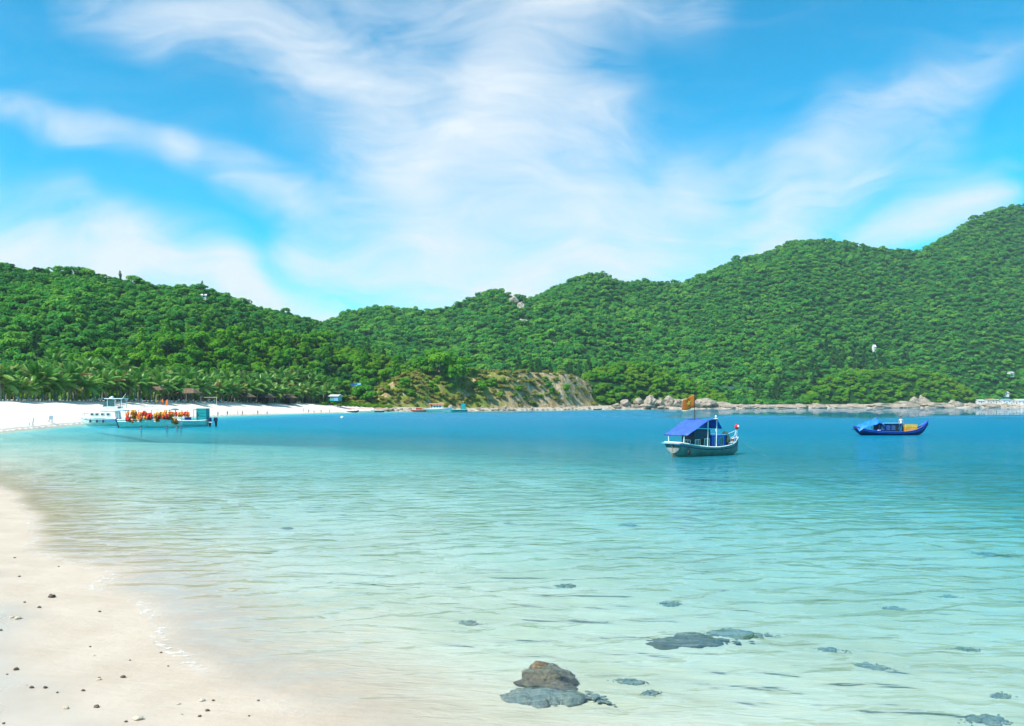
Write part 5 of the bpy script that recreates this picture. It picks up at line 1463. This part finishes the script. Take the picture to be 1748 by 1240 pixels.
# ------------------------------------------------------------------ small craft along the far beach and headland
def small_boat(name, px, d, L, mat, label, cabin=None, group=None, rz=0.0, top=None, tower=None):
    e_ = empty(name, (px_x(px, d), d, 0), rz, label, 'boat', group)
    b_ = L * 0.15
    hull_parts(e_, [(-L / 2, b_ * 0.8, 0.11 * L, -0.03 * L, 0.6), (-L / 4, b_, 0.10 * L, -0.05 * L, 0.55), (L / 8, b_, 0.105 * L, -0.05 * L, 0.58), (L * 0.34, b_ * 0.6, 0.13 * L, -0.02 * L, 0.8), (L / 2, 0.04, 0.17 * L, 0.06 * L, 1.0)], mat, MAT['white'], MAT['wood'], 0.03 * L, 0.03 + 0.004 * L)
    if cabin:
        MB().box((-L * 0.05, 0, 0.17 * L), (L * 0.36, b_ * 1.3, 0.16 * L)).build('cabin', cabin, e_)
        MB().box((-L * 0.05, 0, 0.262 * L), (L * 0.42, b_ * 1.5, 0.02 * L)).build('cabin_roof', MAT['white'], e_)
        for k in (-1, 0, 1):
            window(e_, (-L * 0.05 + k * L * 0.1, -b_ * 0.66, 0.18 * L), (L * 0.07, L * 0.06), 'x', MAT['white'], MAT['glass'], 0, 0.03)
    if top:
        MB().sheet([[Vector((xx, yy, 0.30 * L - 0.1 * yy * yy)) for yy in (-b_, -b_ / 2, 0, b_ / 2, b_)] for xx in (-L * 0.35, 0, L * 0.2)], 0.08).build('canopy', top, e_)
        for xx in (-L * 0.32, L * 0.17):
            for sd in (-1, 1):
                MB().tube([(xx, sd * b_ * 0.8, 0.09 * L), (xx, sd * b_ * 0.8, 0.29 * L)], 0.05, 5).build('canopy_post', MAT['white'], e_)
    if tower:
        MB().box((-L * 0.28, 0, 0.26 * L), (L * 0.24, b_ * 1.2, 0.32 * L)).build('wheelhouse', tower, e_)
        window(e_, (-L * 0.28, -b_ * 0.61, 0.33 * L), (L * 0.14, L * 0.08), 'x', MAT['white'], MAT['glass'], 0, 0.03)
        MB().tube([(-L * 0.28, 0, 0.4 * L), (-L * 0.28, 0, 0.56 * L)], 0.07, 5).build('mast', MAT['white'], e_)
    return e_
small_boat('motor_boat', 601, 396, 6.6, MAT['navy'], 'small boat with red canopy at the end of the palm beach', None, 'small red topped boats', R(8), MAT['crimson'])
small_boat('motor_boat', 614, 402, 6.2, MAT['white'], 'small boat with red canopy at the end of the palm beach', None, 'small red topped boats', R(172), MAT['crimson'])
small_boat('motor_boat', 630, 408, 6.0, MAT['white'], 'small boat with red canopy at the end of the palm beach', None, 'small red topped boats', R(5), MAT['orange'])
small_boat('motor_boat', 645, 410, 6.6, MAT['navy'], 'small boat with red canopy at the end of the palm beach', None, 'small red topped boats', R(175), MAT['crimson'])
small_boat('rowing_boat', 714, 436, 8.2, MAT['red'], 'red brown wooden boat beached under the headland', MAT['red'], None, R(176))
small_boat('tour_boat', 749, 440, 14.5, MAT['white'], 'white tour boat with red life vest canopy below the headland', MAT['white'], None, R(2), MAT['orange'])
small_boat('trawler', 782, 446, 10, MAT['teal'], 'teal green fishing trawler with tall wheelhouse below the headland', None, None, R(180), None, MAT['teal'])
small_boat('dinghy', 762, 424, 3.6, MAT['white'], 'tiny white dinghy floating in front of the tour boat', None, None, R(20))
small_boat('dinghy', 1020, 588, 6.0, MAT['black'], 'low dark dinghy by the shingle under the headland', None, None, R(0))
for (px, py, lab) in [(584, 714, 'white mooring buoy off the far end of the palm beach')]:
    d = CAMZ * FPX / (py - HOR)
    o = MB().ell((0, 0, 0.15), (0.45, 0.45, 0.42), 12, 8).build('buoy', MAT['white'], None, True, loc=(px_x(px, d), d, 0))
    MB().tube([(0, 0, 0.5), (0, 0, 0.8)], 0.06, 6).build('ring_post', MAT['metal'], o)
    tag(o, lab, 'buoy')

# ------------------------------------------------------------------ beach furniture and huts
# sun loungers in the shade of the palms
lp = MB(); lp.box((0, 0, 0.34), (1.25, 0.62, 0.07)); LB = lp.mesh('bed', MAT['white'])
lp = MB(); lp.box((0.88, 0, 0.56), (0.72, 0.62, 0.06), ry=-0.75); LBK = lp.mesh('backrest', MAT['white'])
lp = MB(); lp.box((0, 0, 0.15), (0.06, 0.06, 0.32)); LL = lp.mesh('leg', MAT['wood'])
for i, px in enumerate([36, 58, 150, 162, 168, 190, 212, 222, 236, 246, 258, 292, 300, 308, 316, 326, 336, 352, 362, 380, 402, 418, 432, 448, 462, 478, 494, 508]):
    d = float(tab(px, T_G)) + rr.uniform(-1.5, 0.8)
    p = at(px, d)
    e = empty('sun_lounger', p, rr.uniform(-.5, .5) + (math.pi if rr.random() < .4 else 0), 'white sun lounger in the shade under the front palms', 'sun lounger', 'loungers under the palms', 1.25)
    link('bed', LB, e); link('backrest', LBK, e)
    for a, b in ((-.55, -.26), (.55, -.26), (-.55, .26), (.55, .26)): link('leg', LL, e, (a, b, 0))
# two white beach chairs on the open sand
for i, (px, py) in enumerate([(53, 727), (86, 722)]):
    p = hit(px, py, 0, 100)
    e = empty('beach_chair', p, R(40 + 60 * i), 'white framed beach chair on the open sand near the cabin cruiser' if i else 'white framed beach chair alone on the open sand, farther from the cabin cruiser', 'chair', None, 1.25)
    MB().box((0, 0, 0.42), (0.5, 0.5, 0.05)).build('seat', MAT['white'], e)
    MB().box((0.28, 0, 0.75), (0.05, 0.5, 0.6), ry=0.25).build('backrest', MAT['metal'], e)
    for a, b in ((-.22, -.22), (.22, -.22), (-.22, .22), (.22, .22)):
        MB().tube([(a, b, 0), (a, b, 0.42)], 0.03, 5).build('leg', MAT['metal'], e)
def thatch_hut(px, d, wx, wy, h, rh, label, group=None, rz=0.0, hip=0.45, roofm='thatch', wall=None, name='thatched_shelter'):
    p = at(px, d)
    e_ = empty(name, p, rz, label, 'hut', group)
    hx, hy = wx / 2, wy / 2
    r_ = MB()
    ridge = hx * hip
    rows_ = []
    N_ = 6
    base = [(-hx, -hy), (hx, -hy), (hx, hy), (-hx, hy)]
    V_ = [Vector((a, b, h)) for a, b in base] + [Vector((-ridge, 0, h + rh)), Vector((ridge, 0, h + rh))] + [Vector((a, b, h - 0.18)) for a, b in base]
    r_.add(V_, [(0, 1, 5, 4), (1, 2, 5), (2, 3, 4, 5), (3, 0, 4), (0, 6, 7, 1), (1, 7, 8, 2), (2, 8, 9, 3), (3, 9, 6, 0), (6, 9, 8, 7)])
    rf = r_.build('roof', MAT[roofm], e_)
    k_ = MB(); k_.tube([(-ridge - 0.15, 0, h + rh + 0.03), (ridge + 0.15, 0, h + rh + 0.03)], 0.11, 6); k_.build('ridge_cap', MAT[roofm], rf)
    nx = max(2, int(wx / 3) + 1)
    for i_ in range(nx):
        for sd in (-1, 1):
            MB().tube([(-hx * 0.85 + 1.7 * hx * i_ / (nx - 1), sd * hy * 0.8, -0.2), (-hx * 0.85 + 1.7 * hx * i_ / (nx - 1), sd * hy * 0.8, h + 0.05)], 0.09, 6).build('post', MAT['darkwood'], e_)
    if wall:
        MB().box((0, hy * 0.3, h * 0.5), (wx * 0.75, hy * 0.9, h * 0.95)).build('wall', MAT[wall], e_)
    return e_
thatch_hut(268, 271, 4.6, 4.6, 4.4, 1.5, 'small thatched lookout roof on tall posts among the palms', None, 0.1, 0.3)
thatch_hut(320, 292, 9, 5, 3.6, 1.6, 'brown thatched shelter beside the lookout roof', None, -0.3, 0.6)
thatch_hut(452, 359, 13, 5, 2.7, 1.7, 'long brown thatched beach bar under the palms', 'thatched bars of the beach', -0.9, 0.75, wall='darkwood')
thatch_hut(490, 377, 12, 5, 2.7, 1.6, 'long brown thatched beach bar under the palms', 'thatched bars of the beach', -0.9, 0.75, wall='darkwood')
thatch_hut(420, 343, 9, 5, 2.6, 1.4, 'low thatched shelter beside the long beach bars', None, -0.8, 0.7)
# volleyball net
p = at(356, 303); e = empty('volleyball_net', p, -0.55, 'volleyball net on poles at the edge of the palms', 'net')
for xx in (-4.5, 4.5): MB().tube([(xx, 0, -0.2), (xx, 0, 2.7)], 0.06, 6).build('pole', MAT['white'], e)
nb = MB()
for k in range(6): nb.box((0, 0, 1.75 + 0.16 * k), (9, 0.02, 0.03))
for k in range(24): nb.box((-4.4 + k * 0.383, 0.012, 2.15), (0.025, 0.02, 0.82))
nb.build('mesh_net', MAT['darkwood'], e)
MB().box((0, -0.02, 2.62), (9, 0.04, 0.09)).build('tape', MAT['white'], e)
# orange boards and a yellow kayak standing by the lookout
for (px, mat, h_, lab, nm) in [(276, 'orange', 2.0, 'orange paddle board leaning upright beneath the lookout roof', 'paddle_board'), (284, 'orange', 2.1, 'tallest orange paddle board standing upright beside the other boards', 'paddle_board'), (264, 'amber', 1.6, 'yellow paddle board leaning low on the sand by the lookout', 'paddle_board')]:
    p = at(px, 266)
    o = MB().ell((0, 0, h_ / 2), (0.30, 0.07, h_ / 2), 12, 10).build(nm, MAT[mat], None, True, loc=p, rot=(-0.12, 0.1 if px != 264 else 0.6, 0))
    MB().box((0, 0.12, 0.35), (0.03, 0.22, 0.22), ry=0.3).build('fin', MAT['black'], o)
    tag(o, lab, 'paddle board')
# stilt hut and small house at the end of the beach
p = at(573, 402)
e = empty('stilt_hut', p, -0.3, 'teal walled lookout hut on stilts at the end of the beach', 'hut')
MB().box((0, 0, 4.0), (4.6, 3.4, 2.3)).build('wall', MAT['teal'], e)
MB().box((1.2, -1.72, 4.0), (2.0, 0.06, 2.1)).build('front_panel', MAT['roof_b'], e)
window(e, (-1.1, -1.73, 4.2), (1.1, 0.8), 'x', MAT['white'], MAT['glass'], 1, 0.05)
MB().sheet([[Vector((-2.9, -2.3, 5.2)), Vector((2.9, -2.3, 5.2))], [Vector((-2.9, 0, 6.1)), Vector((2.9, 0, 6.1))], [Vector((-2.9, 2.3, 5.2)), Vector((2.9, 2.3, 5.2))]], 0.12).build('roof', MAT['roof_g'], e)
for a in (-1.9, 1.9):
    for b in (-1.4, 1.4):
        MB().tube([(a, b, -0.3), (a, b, 2.9)], 0.12, 6).build('stilt', MAT['darkwood'], e)
def house(px, d, wx, wy, h, rh, roof, label, group=None, rz=0.0, wall='wall_w', zoff=0.0, flat=False, name='house'):
    p_ = at(px, d) + Vector((0, 0, zoff))
    e_ = empty(name, p_, rz, label, 'house', group)
    MB().box((0, 0, h / 2 - 1.0), (wx, wy, h + 2.0)).build('wall', MAT[wall], e_)
    hx, hy = wx / 2 + 0.4, wy / 2 + 0.4
    if flat:
        MB().box((0, 0, h + 0.16), (wx + 0.6, wy + 0.6, 0.3)).build('roof', MAT[roof], e_)
    else:
        MB().sheet([[Vector((-hx, -hy, h - 0.1)), Vector((hx, -hy, h - 0.1))], [Vector((-hx, 0, h + rh)), Vector((hx, 0, h + rh))], [Vector((-hx, hy, h - 0.1)), Vector((hx, hy, h - 0.1))]], 0.15).build('roof', MAT[roof], e_)
        MB().add([(-wx / 2, -wy / 2, h), (-wx / 2, wy / 2, h), (-wx / 2, 0, h + rh - 0.2)], [(0, 1, 2)]).add([(wx / 2, -wy / 2, h), (wx / 2, wy / 2, h), (wx / 2, 0, h + rh - 0.2)], [(0, 1, 2)]).build('gable', MAT[wall], e_)
    dr_ = MB().box((0, -wy / 2 - 0.02, 1.05), (1.0, 0.08, 2.1)).build('door', MAT['darkwood'], e_)
    MB().box((0.36, -wy / 2 - 0.09, 1.05), (0.1, 0.06, 0.1)).build('handle', MAT['metal'], dr_)
    for sx in (-1, 1):
        window(e_, (sx * wx * 0.3, -wy / 2 - 0.02, h * 0.58), (wx * 0.18, h * 0.34), 'x', MAT['white'], MAT['glass'], 1, 0.07)
    return e_
p = hit(608, 662, 2.0, 420); house(608, p.y, 5.5, 5, 3.0, 1.6, 'roof_b', 'small white house with blue roof on the slope behind the stilt hut', None, 0.2)
VIL = [(1672, 905, 9, 'roof_g', 'grey'), (1676, 925, 7, 'teal', 'teal'), (1688, 912, 11, 'roof_r', 'pink'), (1698, 925, 12, 'roof_g', 'white'), (1708, 940, 14, 'wall_w', 'white'), (1716, 925, 10, 'roof_b', 'blue'), (1722, 955, 12, 'roof_r', 'pink'), (1732, 930, 13, 'wall_w', 'white'), (1741, 945, 12, 'roof_g', 'grey'), (1750, 930, 13, 'roof_b', 'blue'), (1715, 972, 7, 'roof_g', 'grey')]
for k, (px, d, wx, rf, cn_) in enumerate(VIL):
    house(px, d, wx, 6, 2.8 + (k % 3) * 0.5, 1.4, rf, cn_ + ' roofed low house of the fishing village on the far shore', 'village houses on the far shore', rr.uniform(-.25, .25), 'wall_w', 0.3, k % 4 == 3)
p = hit(1725, 641, 3.0, 800); house(1725, p.y, 6, 5, 3.4, 1.6, 'roof_g', 'lone white house in the forest above the fishing village', None, 0.3, zoff=2.5)
p = hit(1492, 598, 3.0, 800); house(1492, p.y, 3.4, 3.4, 6.0, 2.6, 'wall_w', 'narrow white shrine standing in the forest of the right mountain', None, 0.3, zoff=1.0, name='shrine')
p = hit(348, 508, 2.0, 400); house(348, p.y, 3.0, 3, 1.3, 0.9, 'wall_w', 'little white house in the forest near the top of the left hill', None, 0.3, zoff=2.0)
# retaining wall of the coast road
p0, p1 = hit(1232, 662, 3, 700), hit(1284, 662, 3, 700)
dv = (p1 - p0); L_ = dv.length
o = MB().box((0, 0, 1.5), (L_, 0.8, 2.6)).build('retaining_wall', MAT['pebble_l'], None, loc=(p0 + p1) / 2 + Vector((0, 0, 1.0)), rot=(0, 0, math.atan2(dv.y, dv.x)))
MB().box((0, 0, 2.88), (L_ + 0.4, 1.1, 0.16)).build('coping', MAT['granite'], o)
tag(o, 'long pale retaining wall of the coast road between the mounds', 'wall')

# ------------------------------------------------------------------ the sea air that pales the far slopes
m, n = new_mat('haze')
pv = n.n('ShaderNodeVolumePrincipled', {'Color': (0.72, 0.88, 1.0), 'Density': 0.00009, 'Anisotropy': 0.2})
n.t.links.new(pv.outputs[0], n.n('ShaderNodeOutputMaterial').inputs['Volume'])
hz = MB().box((0, 950, 220), (4300, 2500, 480)).build('haze', m)
tag(hz, 'thin blue sea haze over the whole bay', 'haze', kind='stuff')
